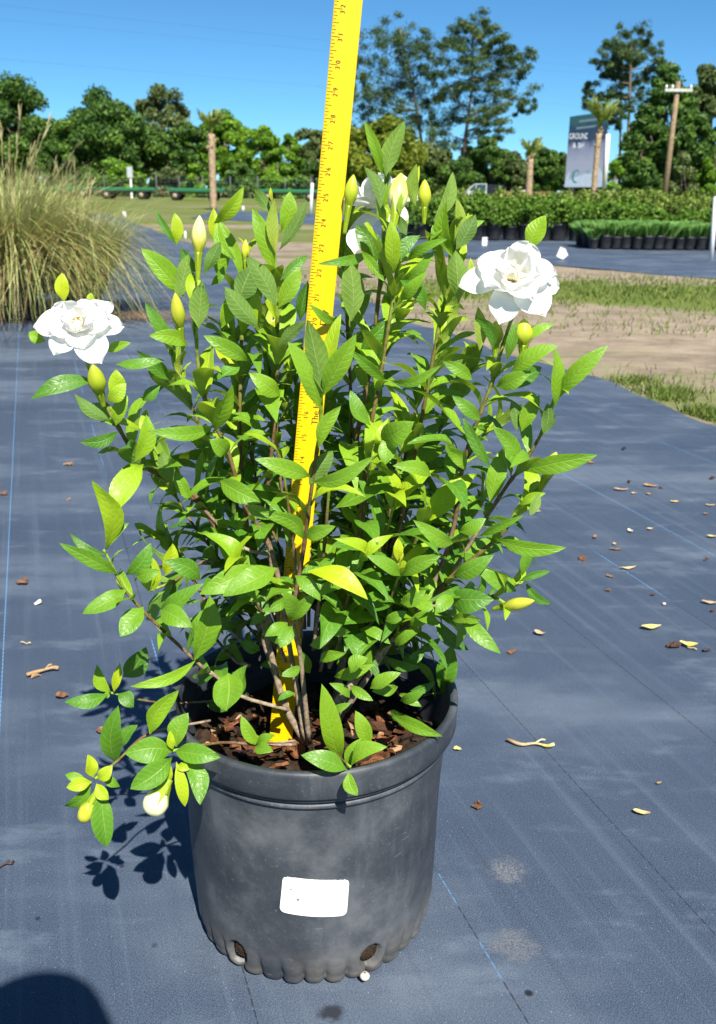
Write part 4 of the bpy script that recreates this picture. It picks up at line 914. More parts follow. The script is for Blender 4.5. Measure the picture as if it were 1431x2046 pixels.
POLY = np.array([(280, 490), (330, 415), (470, 370), (560, 370), (620, 430), (652, 470), (690, 360), (735, 330), (850, 330), (950, 400), (965, 470), (935, 560), (1010, 610), (1100, 660), (1150, 740), (1125, 850), (1150, 905), (1090, 1000), (1100, 1090), (1050, 1190), (1000, 1290), (935, 1300), (890, 1430), (780, 1520), (640, 1500), (560, 1440), (430, 1380), (330, 1330), (220, 1240), (190, 1130), (200, 990), (170, 880), (130, 790), (215, 700), (280, 720), (320, 640)], float)
def inside(x, y, P_=POLY):
    c = False; j = len(P_) - 1
    for i in range(len(P_)):
        if (P_[i, 1] > y) != (P_[j, 1] > y) and x < (P_[j, 0] - P_[i, 0]) * (y - P_[i, 1]) / (P_[j, 1] - P_[i, 1]) + P_[i, 0]: c = not c
        j = i
    return c
SAx = lambda y: 560 + (1488 - y) * 135 / 1472     # yardstick centre line in the picture
SHOW = [(0, 645), (765, 865), (885, 1010), (1055, 1135), (1215, 1480)]
BUDPX = [(397, 500, 34), (353, 625, 40), (515, 615, 22), (800, 385, 45), (848, 390, 32), (700, 390, 34), (1047, 660, 34), (991, 665, 24), (193, 755, 34), (1103, 930, 34), (1040, 1205, 36), (490, 500, 20), (796, 1100, 26), (545, 440, 50), (640, 700, 60)]
def blocked(p):
    x, y = proj(p)
    if math.hypot(x - 165, y - 665) < 95 or math.hypot(x - 1025, y - 560) < 105 or math.hypot(x - 398, y - 465) < 30: return True
    if p[1] < 1.07 and abs(x - SAx(y)) < 58 and any(a < y < b for a, b in SHOW): return True
    for (bx_, by_, br_) in BUDPX:
        if p[1] < 1.02 and math.hypot(x - bx_, y - by_) < br_: return True
    if y > 1380 and p[1] < .97: return True
    return False
for S in STEMS:
    p = S['p']; seg = np.linalg.norm(np.diff(p, axis=0), axis=1); s = np.concatenate([[0], np.cumsum(seg)]); Lt = s[-1]
    d = Lt * S['start'] if S['start'] < 1 else 9; a = rng.uniform(0, 6.28); nodes = []
    while d < Lt:
        q = d / Lt; i = min(len(p) - 2, np.searchsorted(s, d) - 1); c = p[i] + (p[i + 1] - p[i]) * ((d - s[i]) / max(1e-9, seg[i])); t = nrm(p[i + 1] - p[i])
        nodes.append(d); e1 = nrm(np.cross(t, [.2, .9, .1])); e2 = np.cross(t, e1)
        last = d + .024 >= Lt; m = 3 if (last or rng.random() < .30) else 2
        for k in range(m):
            az = a + 2 * math.pi * k / m + rng.normal(0, .25); o = e1 * math.cos(az) + e2 * math.sin(az)
            hz = .30 + .75 * q + (.9 if q > .86 else 0); dirn = nrm(o * 1.0 + t * (hz + rng.normal(0, .2)) + np.array([0, 0, -.25 * (1 - q)]))
            L = S['lsz'] * rng.choice([rng.uniform(.034, .05), rng.uniform(.052, .085), rng.uniform(.052, .085)]) * (.75 if last else 1); T = c + dirn * L
            if any(blocked(c + dirn * L * q_) for q_ in (.2, .4, .6, .8, 1.)) or not inside(*proj(T)): continue
            up_n = nrm(np.cross(np.cross(dirn, t), dirn)); up_n = up_n if up_n @ t > 0 else -up_n
            tn = S['tone'][0] - .06 + (S['tone'][1] - S['tone'][0] + .10) * q + rng.normal(0, .11) + (.16 if q > .84 else 0) + (.10 if last else 0)
            tn = min(tn, .68)
            if rng.random() < .015: tn = .88
            sc = L * L * 1.2e5 / max(.5, (T[1] - .3)) * (1.5 if T[1] < 1.0 else .6)
            leaf(c, T, up_n + np.array([0, 0, .35]), L * rng.uniform(.135, .20), np.clip(tn, .05, 1), rng.uniform(-.02, .26), rng.uniform(.1, .5), .13, rng.uniform(0, .38), sc)
        a += math.pi / 2 + rng.normal(0, .2); d += (rng.uniform(.024, .040) if p[-1][1] < 1.04 else rng.uniform(.016, .027)) * (1 if q < .8 else .8)
    # the stem itself
    q = s / Lt; rad = S['r0'] * .76 + (S['r1'] - S['r0'] * .76) * q ** .7
    for nd in nodes: rad = rad + .0007 * np.exp(-((s - nd) / .003) ** 2)
    b = MB(); b.tube(p, rad, 9, np.clip(S['wood'] + q * 1.02, 0, 1)); b.build('stem', STEM, bush, True, bush['_w'])
H_ = hl
# top left
for a in [(352, 488, 310, 418, 18, 1.0, 0, .3), (353, 490, 349, 425, 28, 1.0, 0, .72), (428, 482, 427, 415, 26, 1.0, 0, .78), (428, 446, 487, 375, 32, .99, -.01, .66), (437, 438, 470, 520, 28, .99, -.02, .5), (366, 592, 283, 497, 50, .99, -.01, .52),
          (352, 600, 376, 508, 42, .97, 0, .5, 'u'), (398, 656, 404, 560, 50, .935, 0, .42, 'u'), (408, 548, 440, 482, 30, .96, 0, .3, 'u'), (395, 545, 362, 495, 28, .98, 0, .2), (352, 700, 290, 605, 32, .97, -.01, .3), (422, 570, 448, 532, 20, .99, 0, .4),
          (375, 690, 300, 670, 38, .96, -.03, .5), (442, 655, 466, 580, 36, .98, 0, .55), (340, 760, 275, 700, 36, 1.0, -.02, .3), (548, 545, 505, 415, 42, .985, -.005, .5), (550, 505, 549, 398, 30, .975, 0, .78, 'u'), (542, 425, 500, 372, 30, 1.0, 0, .3, 'u'),
          (546, 405, 541, 374, 9, .99, 0, .9), (562, 465, 580, 382, 40, .99, 0, .5), (558, 500, 613, 400, 28, .97, 0, .2, 'u'), (552, 612, 492, 512, 46, .965, -.01, .35, 'u'), (556, 615, 601, 535, 42, .97, 0, .48), (560, 560, 615, 510, 26, .98, .01, .25),
          (516, 655, 448, 572, 46, .975, -.01, .35, 'u'), (478, 602, 505, 530, 62, .995, .0, .2, 'u'), (484, 560, 438, 440, 26, 1.01, 0, .5), (440, 560, 455, 470, 40, 1.02, 0, .55), (515, 660, 518, 582, 28, .98, 0, .62), (556, 692, 613, 640, 28, .97, -.01, .3, 'u'),
          (497, 722, 408, 672, 36, .96, -.02, .42), (480, 730, 430, 760, 34, .96, -.02, .3), (560, 790, 500, 745, 44, .96, -.02, .5), (430, 860, 465, 770, 42, .94, -.02, .48), (425, 852, 300, 862, 34, .95, -.05, .42), (545, 640, 590, 545, 40, 1.05, 0, .2), (600, 640, 615, 560, 34, 1.06, 0, .15)]: H_(*a)
# centre front shoot
for a in [(640, 818, 575, 683, 54, .875, -.015, .5), (645, 782, 614, 638, 54, .865, -.005, .42, 'u'), (642, 762, 681, 628, 36, .872, .0, .68), (645, 790, 712, 668, 50, .868, -.01, .47), (637, 895, 682, 810, 34, .868, 0, .48), (622, 962, 746, 912, 36, .88, -.03, .42), (620, 952, 512, 918, 42, .88, -.03, .46), 
          (606, 1078, 520, 1025, 36, .895, -.03, .45), (610, 1072, 668, 1052, 36, .90, -.02, .42), (618, 968, 665, 900, 44, .9, 0, .3, 'u'), (735, 505, 640, 526, 24, 1.02, -.05, .3), (672, 640, 620, 608, 22, 1.0, -.03, .4), (590, 1150, 640, 1200, 36, .90, -.02, .4), (615, 1142, 735, 1195, 46, .885, -.03, .82), (583, 1240, 565, 1180, 40, .9, -.02, .42), (583, 1240, 632, 1182, 34, .9, -.01, .42), (575, 1245, 530, 1270, 34, .9, -.02, .4), (585, 1250, 560, 1295, 34, .89, -.02, .4)]: H_(*a)
# centre top
for a in [(764, 352, 728, 240, 26, 1.025, -.01, .48), (771, 352, 808, 242, 48, 1.02, 0, .45, 'u'), (764, 428, 728, 333, 30, 1.02, 0, .25, 'u'), (766, 412, 782, 365, 20, 1.01, 0, .5), (786, 548, 780, 438, 38, .955, -.01, .62), (748, 535, 712, 448, 54, .99, 0, .18), (830, 412, 832, 328, 34, .98, 0, .62, 'u'), (820, 408, 838, 330, 18, .985, 0, .85), (866, 442, 905, 343, 32, .985, 0, .48, 'u'), (800, 432, 803, 385, 14, .97, 0, .6), (903, 512, 893, 402, 38, .99, -.01, .52),
          (908, 490, 913, 395, 26, .985, 0, .72, 'u'), (912, 498, 950, 428, 40, .98, 0, .22, 'u'), (925, 482, 968, 440, 20, .985, 0, .5), (930, 490, 936, 425, 18, .99, 0, .7), (917, 605, 910, 500, 46, .965, 0, .48, 'u'), (928, 600, 940, 515, 22, .975, 0, .68), (702, 642, 697, 520, 56, .985, 0, .42, 'u'), (722, 500, 768, 562, 24, .98, -.02, .5), (812, 522, 892, 478, 24, .97, -.03, .42), (800, 562, 868, 500, 28, .97, -.02, .42), (800, 600, 852, 545, 32, .96, -.02, .5),
          (840, 470, 800, 520, 30, .97, -.01, .25), (812, 470, 795, 430, 24, .975, 0, .2, 'u'), (860, 480, 900, 440, 28, .985, .01, .4), (850, 620, 800, 560, 36, .96, 0, .3), (720, 700, 778, 640, 34, 1.0, 0, .3), (770, 760, 700, 700, 26, .97, -.02, .35), (780, 760, 880, 730, 24, .96, -.03, .4), (740, 850, 700, 780, 34, .97, 0, .35), (765, 885, 825, 845, 60, .93, -.03, .44), (780, 870, 770, 930, 44, .93, -.02, .46), (862, 950, 788, 930, 34, .93, -.03, .46)]: H_(*a)
# right shoots
for a in [(1056, 500, 1090, 430, 48, .97, .0, .6), (958, 700, 955, 612, 32, .945, 0, .7, 'u'), (985, 700, 948, 628, 30, .93, -.01, .25), (1012, 720, 1032, 642, 26, .93, 0, .35), (1022, 742, 1112, 690, 42, .93, -.02, .5), (1030, 690, 1108, 645, 24, .94, -.01, .52), (1108, 812, 1106, 690, 36, .93, -.01, .52), (1112, 795, 1212, 690, 42, .93, -.02, .5), (1042, 862, 1078, 790, 38, .95, 0, .5), (1032, 860, 1022, 800, 30, .95, 0, .25, 'u'), (1086, 868, 1094, 805, 34, .935, 0, .3, 'u'), (992, 772, 1060, 742, 40, .935, -.02, .45),
          (990, 770, 1085, 735, 44, .95, .01, .2), (1046, 940, 1192, 910, 42, .935, -.03, .42), (980, 935, 925, 832, 28, .94, 0, .25), (990, 1075, 1130, 1096, 36, .925, -.03, .46), (918, 1062, 970, 1036, 34, .93, -.01, .44), (1042, 925, 985, 852, 34, .95, -.01, .38), (980, 1005, 1006, 895, 46, .96, .01, .5), (1043, 1150, 1060, 1090, 24, .955, 0, .35), (1036, 1162, 1100, 1142, 18, .955, 0, .25), (1050, 1162, 1102, 1208, 22, .95, -.01, .2), (1032, 1182, 945, 1132, 36, .95, -.02, .38), (925, 1218, 1000, 1306, 38, .93, -.04, .4), (890, 1195, 985, 1200, 56, .93, -.03, .25), (905, 1240, 962, 1238, 28, .92, -.02, .5), (870, 1235, 936, 1300, 34, .97, -.02, .15), (884, 1386, 905, 1288, 50, 1.055, 0, .3),
          (788, 1432, 882, 1472, 32, .95, -.04, .45), (960, 1070, 1045, 1030, 22, .95, -.02, .4), (905, 1150, 985, 1110, 40, .94, -.02, .35), (1090, 985, 1040, 1010, 22, .93, 0, .6), (1078, 985, 1060, 1030, 24, .92, -.01, .4, 'u'), (945, 760, 885, 720, 30, .96, -.01, .4), (960, 840, 905, 790, 32, .95, -.01, .35), (930, 940, 890, 890, 36, .955, -.01, .45), (905, 1085, 830, 1040, 38, .93, -.03, .42), (800, 1150, 735, 1110, 34, .89, -.02, .42), (805, 1150, 880, 1110, 38, .89, -.02, .4), (795, 1120, 796, 1075, 24, .89, 0, .82),
          (800, 1205, 850, 1180, 34, .91, -.01, .42), (905, 1190, 870, 1225, 36, .91, -.02, .4), (700, 1345, 735, 1315, 36, .9, 0, .45), (740, 1375, 800, 1345, 34, .92, -.01, .45), (800, 1400, 850, 1380, 26, .95, -.02, .35)]: H_(*a)
# low front
for a in [(680, 1522, 642, 1365, 52, .905, -.02, .52), (738, 1492, 710, 1420, 38, .91, 0, .5), (692, 1538, 604, 1508, 46, .852, -.012, .36), (702, 1530, 772, 1492, 38, .852, -.01, .48), (697, 1542, 715, 1590, 32, .835, -.015, .46), (692, 1528, 722, 1476, 36, .87, 0, .46), (520, 1490, 482, 1430, 30, .93, 0, .46), (515, 1492, 548, 1468, 26, .92, -.01, .42), (512, 1490, 545, 1500, 30, .915, -.02, .4)]: H_(*a)
# lower left sprays over the rim
for a in [(345, 1500, 250, 1506, 62, .86, -.02, .38), (350, 1500, 440, 1512, 48, .86, -.02, .38), (352, 1492, 376, 1424, 46, .87, .01, .42), (300, 1467, 357, 1378, 46, .88, 0, .56), (345, 1512, 262, 1578, 54, .855, -.03, .36), (365, 1516, 400, 1608, 46, .855, -.03, .36), (352, 1522, 370, 1612, 30, .845, -.01, .78), (346, 1497, 340, 1460, 20, .855, 0, .8), (357, 1527, 378, 1537, 22, .85, -.01, .75), (342, 1530, 334, 1570, 12, .85, 0, .8),
          (232, 1524, 236, 1410, 52, .90, -.02, .32), (246, 1492, 275, 1448, 28, .92, 0, .3), (187, 1553, 176, 1508, 32, .85, 0, .78), (195, 1556, 224, 1530, 32, .85, 0, .76), (184, 1562, 133, 1574, 32, .85, -.01, .78), (193, 1566, 218, 1598, 30, .845, -.01, .74), (182, 1562, 128, 1612, 32, .855, 0, .34), (200, 1577, 214, 1692, 52, .85, -.02, .33), (172, 1556, 130, 1548, 22, .86, 0, .45), (206, 1547, 240, 1572, 24, .86, 0, .38), (228, 1382, 240, 1325, 22, .975, 0, .76), (222, 1384, 194, 1328, 30, .975, 0, .58), (216, 1387, 130, 1402, 36, .97, -.02, .3), (236, 1386, 268, 1412, 36, .965, -.01, .22), (246, 1352, 292, 1293, 52, 1.0, 0, .15), (215, 1380, 208, 1395, 14, .97, 0, .5)]: H_(*a)
# left shoots
for a in [(210, 1100, 184, 960, 50, .895, -.02, .66), (287, 928, 226, 1032, 60, .945, -.05, .64), (212, 1108, 140, 1066, 20, .9, 0, .2), (213, 1098, 256, 1045, 24, .9, 0, .4), (236, 1147, 120, 1088, 36, .905, -.02, .36), (252, 1178, 165, 1226, 46, .90, -.03, .38), (287, 1212, 240, 1272, 48, .90, -.03, .38), (252, 1148, 302, 1086, 40, .92, 0, .3), (298, 1182, 288, 1108, 38, .945, 0, .68), (308, 1182, 302, 1112, 30, .95, 0, .7), (272, 1152, 318, 1140, 34, .90, -.01, .4), (320, 1218, 402, 1166, 40, .92, -.02, .36), (322, 1218, 382, 1252, 52, .90, -.03, .42), (388, 1318, 420, 1190, 58, .93, 0, .46), (390, 1320, 262, 1372, 28, .92, -.05, .55),
          (456, 1345, 452, 1422, 76, .885, -.03, .42), (470, 1392, 495, 1328, 46, .91, 0, .4), (522, 1132, 400, 1188, 56, .92, -.04, .44), (552, 1135, 446, 1188, 58, .90, -.04, .42), (128, 602, 124, 545, 34, .965, 0, .8), (92, 682, 57, 664, 28, .96, 0, .52), (215, 702, 260, 685, 24, .96, -.01, .5), (188, 760, 62, 796, 42, .945, -.03, .22), (228, 802, 232, 738, 40, .935, 0, .68), (215, 802, 252, 766, 36, .93, 0, .66), (222, 842, 148, 786, 32, .93, -.01, .3, 'u'), (232, 728, 328, 718, 26, .95, .0, .32), (237, 862, 160, 884, 28, .935, -.02, .2), (270, 922, 292, 828, 42, .945, 0, .6), (285, 800, 320, 770, 30, .97, 0, .3), (232, 850, 255, 790, 34, .94, 0, .6), (178, 606, 182, 585, 18, .97, 0, .7), (345, 960, 325, 900, 36, .95, 0, .4, 'u'), (380, 1000, 350, 940, 32, .955, 0, .5), (400, 1160, 330, 1120, 44, .95, -.02, .3), (440, 960, 520, 1005, 48, .93, -.03, .45), (490, 1010, 560, 1035, 30, .92, -.02, .45), (330, 1150, 345, 1085, 36, .96, 0, .75), (455, 905, 420, 880, 44, .94, -.02, .42)]: H_(*a)
# small low leaves round the base
for a in [(655, 1265, 690, 1222, 34, .93, -.01, .42), (700, 1262, 640, 1240, 26, .93, -.02, .4), (715, 1258, 780, 1285, 26, .95, -.02, .42), (720, 1345, 742, 1300, 30, .95, -.01, .45), (668, 1352, 745, 1330, 30, .94, -.02, .5), (700, 1395, 660, 1365, 22, .93, -.01, .42), (795, 1372, 745, 1382, 26, .95, -.02, .42), (770, 1312, 838, 1335, 24, 1.0, -.02, .25), (800, 1385, 842, 1412, 22, 1.0, -.02, .4), (835, 1300, 880, 1275, 22, 1.05, 0, .15), (840, 1335, 800, 1305, 26, 1.05, 0, .2), (440, 1330, 395, 1372, 28, 1.0, -.02, .2), (470, 1290, 430, 1320, 24, 1.06, -.01, .12), (500, 1240, 455, 1262, 26, 1.05, 0, .15),
          (480, 1205, 520, 1180, 26, 1.02, 0, .3), (410, 1290, 370, 1262, 24, 1.05, 0, .15), (520, 1330, 560, 1310, 22, 1.04, 0, .2), (455, 1420, 412, 1405, 24, 1.04, 0, .12), (620, 1345, 600, 1300, 28, .98, -.01, .3), (770, 1240, 812, 1222, 28, .93, -.01, .4), (830, 1232, 880, 1252, 28, .93, -.02, .38), (740, 1205, 700, 1185, 26, .96, 0, .3)]: H_(*a)
for a in [(520, 1180, 470, 1215, 30, .96, -.02, .35), (545, 1215, 500, 1250, 26, .97, -.01, .3), (620, 1290, 665, 1262, 28, .94, -.01, .45), (640, 1320, 690, 1305, 26, .93, -.02, .48), (600, 1330, 560, 1350, 24, .96, -.02, .36), (520, 1300, 478, 1282, 26, 1.0, -.01, .25), (690, 1290, 735, 1262, 28, .95, -.01, .4), (745, 1300, 700, 1330, 24, .96, -.02, .34), (790, 1290, 838, 1262, 30, .95, -.02, .42), (820, 1250, 865, 1218, 30, .94, -.01, .4), (850, 1300, 812, 1332, 26, 1.0, -.01, .25), (700, 1370, 745, 1400, 24, .93, -.02, .42), (560, 1290, 530, 1235, 28, .98, 0, .3), (480, 1390, 440, 1372, 22, .95, -.01, .3), (660, 1425, 700, 1405, 20, .93, -.01, .4), (780, 1420, 830, 1438, 26, .98, -.03, .3), (820, 1380, 870, 1362, 22, 1.02, 0, .2), (470, 1255, 420, 1235, 30, 1.02, -.01, .22), (590, 1385, 555, 1400, 18, .96, -.01, .3), (640, 1190, 690, 1170, 28, .92, -.02, .42), (575, 1200, 535, 1222, 28, .93, -.02, .4)]: H_(*a)
# leaves: the hundred that show largest are parts of their own, the rest one part
LG.sort(key=lambda q: -q[0])
for q in LG[:100]: mk('leaf', q[1], q[2], LEAF, bush, True, q[1][2], q[3], {'tone': q[4]})
mb = MB()
for q in LG[100:]: mb.add(q[1], q[2], q[4], q[3])
tag(mb.build('leaves', LEAF, bush, True, bush['_w']), kind='stuff')

# ------------------------------------------------------------------ flowers and buds
def petal(C, dirn, n, L, Wd, cup, back, tone0, tone1, par, org, ruffle=.055):
    t = nrm(dirn); n = nrm(n - t * (n @ t)); s = np.cross(t, n); NL, NWd = 14, 10; v = []; al = []; ph = rng.uniform(0, 6.28)
    for i in range(NL + 1):
        q = math.sin(i / NL * math.pi / 2) * .999; w = Wd / 2 * ((.26 + .74 * math.sin(q / .6 * math.pi / 2) ** 1.15) if q < .6 else max(0.03, 1 - ((q - .6) / .4) ** 2.3) ** .55)
        for j in range(NWd + 1):
            u = j / NWd * 2 - 1; qq = q * (1 - .03 * abs(u) ** 2 * q)
            z = cup * Wd * (u * u) * (.4 + .6 * q) - back * L * q * q + ruffle * Wd * math.sin(u * 4.2 + ph) * q * q * (.4 + abs(u)) + .03 * Wd * math.sin(q * 9 + ph + u * 2) + back * .35 * L * math.sin(q * math.pi)
            v.append(C + t * L * qq + s * w * u + n * z); al.append(tone0 + (tone1 - tone0) * q ** .6)
    m = NWd + 1; f = [(i * m + j, i * m + j + 1, (i + 1) * m + j + 1, (i + 1) * m + j) for i in range(NL) for j in range(NWd)]
    mk('petal', v, f, PETAL, par, True, None, None, {'tone': al}).location = Vector(-np.asarray(org)) if par else (0, 0, 0)
def flower(px, py, Y, axis, size, rings):
    C = P(px, py, Y); axis = nrm(axis); e1 = nrm(np.cross(axis, [0, .2, 1])); e2 = np.cross(axis, e1)
    mb = MB()                                              # cream heart with stamens
    for i in range(9):
        a = i * 2.4; d = nrm(axis + .55 * (e1 * math.cos(a) + e2 * math.sin(a))); pts = [C, C + d * size * .08, C + d * size * .14 + axis * size * .02]; mb.tube(pts, [size * .02, size * .03, size * .014], 6, .9)
    fl = mb.build('flower', PETAL, bush, True, bush['_w']); org = np.array(bush['_w'])
    for (n, el, L, Wd, cup, back, t0, t1, a0) in rings:
        for k in range(n):
            a = a0 + 2 * math.pi * k / n + rng.normal(0, .12); o = e1 * math.cos(a) + e2 * math.sin(a); ee = el + rng.normal(0, .17)
            d = o * math.cos(ee) + axis * math.sin(ee); nn_ = axis * math.cos(ee) - o * math.sin(ee)
            petal(C + o * size * .03 - axis * size * .04, d, nn_, size * L * rng.uniform(.86, 1.12), size * Wd * rng.uniform(.82, 1.12), cup, back + rng.normal(0, .05), t0, t1, fl, org)
    return fl
def bud(px, py, tx, ty, w, Y, dY, t0, t1, cal=.55, tube_l=.5, big=False, blunt=False):
    """spiral flower bud from its calyx top (px,py) to its tip; w px wide"""
    B, T = P(px, py, Y), P(tx, ty, Y + dY); ax_ = nrm(T - B); L = np.linalg.norm(T - B); r = w / 2 * depth(B) / FPX; e1 = nrm(np.cross(ax_, [.3, 1, .2])); e2 = np.cross(ax_, e1)
    v = []; al = []; NZ, NA_ = 18, 30
    for i in range(NZ + 1):
        q = i / NZ; rr = r * ((.42 + .58 * math.sin(min(1, q / .42) * math.pi / 2)) * ((1 - max(0, (q - .42) / .58) ** (2.6 if blunt else 1.75)) ** (.55 if blunt else .8)) + .01)
        for j in range(NA_):
            a = 2 * math.pi * j / NA_; tw = a * 3 + q * 5.2; rj = rr * (1 + .07 * (((tw / (2 * math.pi)) % 1) - .5) * min(1, q * 4))
            v.append(B + ax_ * L * q + (e1 * math.cos(a) + e2 * math.sin(a)) * rj); al.append(t0 + (t1 - t0) * min(1, q * 1.6))
    f = [(i * NA_ + j, i * NA_ + (j + 1) % NA_, (i + 1) * NA_ + (j + 1) % NA_, (i + 1) * NA_ + j) for i in range(NZ) for j in range(NA_)] + [tuple(NZ * NA_ + j for j in range(NA_))]
    b = mk('bud', v, f, BUD, bush, True, bush['_w'], None, {'tone': al})
    cl = L * tube_l; prof = smooth_path([B - ax_ * cl, B - ax_ * cl * .5, B + ax_ * L * .03], 5); mb = MB(); mb.tube(prof, np.linspace(r * .28, r * .50, len(prof)), 12, np.linspace(.15, .35, len(prof)))
    for k in range(6):
        a = k * math.pi / 3 + .3; o = e1 * math.cos(a) + e2 * math.sin(a); s = np.cross(o, ax_); p0 = B - ax_ * cl * .55 + o * r * .38; p1 = B + o * r * .62 + ax_ * L * .02; p2 = B + ax_ * L * rng.uniform(.22, .5) + o * r * (1.12 + .25 * rng.random()); wv_ = s * r * .17
        mb.add([p0 - wv_, p0 + wv_, p1 + wv_, p1 - wv_, p2], [(0, 1, 2, 3), (3, 2, 4)], .22)
    c = mb.build('calyx', BUD, b, True, bush['_w']); c.location = (0, 0, 0); return b
RINGS_R = [(6, -.05, .68, .50, .10, .20, 0, 0, .2), (5, .38, .56, .48, .18, .10, 0, 0, .7), (5, .80, .44, .38, .26, -.05, .45, .08, .1), (4, 1.15, .28, .26, .34, -.1, .95, .5, .5)]
flower(1024, 556, .945, [-.05, -.74, .68], .069, RINGS_R)
RINGS_L = [(6, .0, .68, .50, .10, .20, 0, 0, .0), (5, .40, .54, .46, .18, .10, 0, 0, .5), (5, .85, .40, .36, .28, -.05, .4, .05, .3), (3, 1.15, .25, .24, .34, -.1, .9, .45, .9)]
flower(160, 652, .945, [.02, -.72, .68], .062, RINGS_L)
flower(758, 412, 1.065, [-.35, -.3, .88], .085, [(6, .0, .60, .40, .1, .25, 0, 0, .3), (5, .5, .5, .4, .2, .05, 0, 0, .1), (4, 1.0, .4, .3, .3, -.1, .2, 0, .6)])
C_ = P(1048, 600, .955)      # drooping petals under the right flower and the tilted side petal under the left one
for (px, py, tx, ty, w, Y) in []: pass
bud(397, 505, 399, 430, 30, .952, .0, .62, .85, tube_l=.85)
bud(360, 655, 350, 585, 27, .95, -.01, .35, .6, tube_l=.7)
bud(790, 425, 802, 345, 40, .975, .01, .95, .75, tube_l=.6)
bud(848, 415, 849, 358, 26, .985, .0, .35, .55, tube_l=.6)
bud(697, 412, 707, 348, 27, 1.04, .0, .3, .5, tube_l=.9)
bud(1045, 690, 1048, 636, 36, .93, .0, .3, .5, tube_l=.5)
bud(990, 690, 992, 640, 30, .95, .0, .2, .4, tube_l=.5)
bud(200, 785, 185, 728, 34, .93, -.01, .2, .42, tube_l=.5)
bud(1090, 955, 1112, 903, 30, .935, -.01, .4, .6, tube_l=.6)
bud(1008, 1212, 1068, 1200, 25, .905, -.02, .55, .66, tube_l=.4)
bud(325, 1582, 298, 1628, 50, .845, -.01, .98, .95, tube_l=.55, blunt=True)
bud(183, 1602, 163, 1642, 31, .84, -.005, .52, .62, tube_l=.7, blunt=True)
bud(490, 520, 491, 478, 17, 1.02, 0, .5, .62, tube_l=.4)
bud(514, 640, 517, 590, 19, .99, 0, .4, .5, tube_l=.4)
bud(795, 1125, 796, 1085, 22, .90, 0, .5, .6, tube_l=.4)
# ------------------------------------------------------------------ litter on the mat
def ground_org(px, py): g = G(px, py, ZM + .002); return g, depth(g) / FPX
def l_leaf(label, px, py, L, w, ang, tone, curl=.25, cat='fallen leaf', name='fallen_leaf'):
    g, k = ground_org(px, py); a = R(ang); Lm, wm = L * k * 1.0, w * k * 1.5; d = np.array([math.cos(a), math.sin(a), 0]); s = np.array([-d[1], d[0], 0]); v = []; NL = 10; ph = rng.uniform(0, 6)
    for i in range(NL + 1):
        q = i / NL; ww = wm / 2 * (math.sin(q ** .8 * math.pi) ** .8 + .06); z = Lm * curl * (2 * q - 1) ** 2 * .6
        for u in (-1, -.5, 0, .5, 1): v.append(g + d * Lm * (q - .5) + s * ww * u + [0, 0, .001 + z + abs(u) * ww * .5 + .12 * ww * math.sin(q * 8 + ph + u)])
    f = [(i * 5 + j, i * 5 + j + 1, (i + 1) * 5 + j + 1, (i + 1) * 5 + j) for i in range(NL) for j in range(4)]
    return tag(mk(name, v, f, LITTER, None, True, g, None, {'tone': np.clip(tone + rng.normal(0, .04, len(v)), 0, 1)}), label, cat)
def l_chip(label, px, py, L, w, ang, tone, cat='bark chip', name='bark_chip'):
    g, k = ground_org(px, py); mb = MB(); chip(g + [0, 0, .002], L * k * .55, w * k * .8, max(.003, w * k * .3), R(ang), rng.normal(0, .2), mb, tone)
    if L > 20: chip(g + [L * k * .2, w * k * .2, .004], L * k * .3, w * k * .5, .004, R(ang + 50), .3, mb, max(0, tone - .08))
    return tag(mb.build(name, LITTER, None, False, g), label, cat)
def l_twig(label, px, py, L, ang, r, tone, fork=True, cat='twig', name='twig'):
    g, k = ground_org(px, py); a = R(ang); d = np.array([math.cos(a), math.sin(a), 0]); s = np.array([-d[1], d[0], 0]); Lm = L * k; h = r * k; mb = MB()
    pts = smooth_path([g + d * Lm * q + s * Lm * .05 * rng.normal() + [0, 0, h + abs(rng.normal(0, .002))] for q in (-.5, -.2, .1, .35, .5)], 4); n = len(pts)
    mb.tube(pts, h * (.7 + .4 * np.sin(np.linspace(0, 9, n)) * .4), 7, np.clip(np.linspace(tone - .35 if fork == 'two' else tone, tone, n), 0, 1))
    if fork: mb.tube(smooth_path([pts[n // 2], pts[n // 2] + d * Lm * .12 + s * Lm * .09 + [0, 0, h], pts[n // 2] + d * Lm * .22 + s * Lm * .10 + [0, 0, h]], 3), h * .45, 5, tone)
    return tag(mb.build(name, LITTER, None, True, g), label, cat)
l_twig('rough tan twig with a splintered end on the mat left of the pot', 86, 1347, 62, 25, 5, .6); l_chip('tan splinter pile at the thick end of the rough twig', 72, 1352, 18, 8, 40, .6)
l_twig('two-tone twig, dark at one end and bleached at the other, right of the pot', 1060, 1491, 92, -8, 4.2, .95, 'two')
l_twig('dark forked twig at the left picture edge beside the pot shadow', 8, 1732, 40, 35, 2.5, .12)
l_chip('crumpled brown bark piece alone on the mat right of the pot', 952, 1614, 27, 14, 20, .36)
l_leaf('tan pointed leaf sliver at the lower right', 1282, 1626, 34, 9, -15, .8)
l_leaf('tiny orange sliver above the lower right tan leaf', 1317, 1566, 13, 4, 30, .6)
l_leaf('small yellow petal on the mat touching the pot rim outline', 914, 1498, 16, 8, -10, .9, .1)
l_leaf('yellow curled leaf, upper one of the two yellow leaves at the right', 1301, 1256, 42, 11, 8, .9)
l_leaf('yellow bent leaf beside the dark bark piece at the right', 1376, 1291, 36, 12, -12, .9, .35); l_twig('short tan stalk under the bent yellow leaf', 1383, 1297, 18, -50, 2, .7, False)
l_chip('dark brown bark piece beside the bent yellow leaf', 1346, 1294, 30, 15, -25, .2); l_chip('dark curled scrap right of the bent yellow leaf', 1411, 1302, 20, 6, 5, .05)
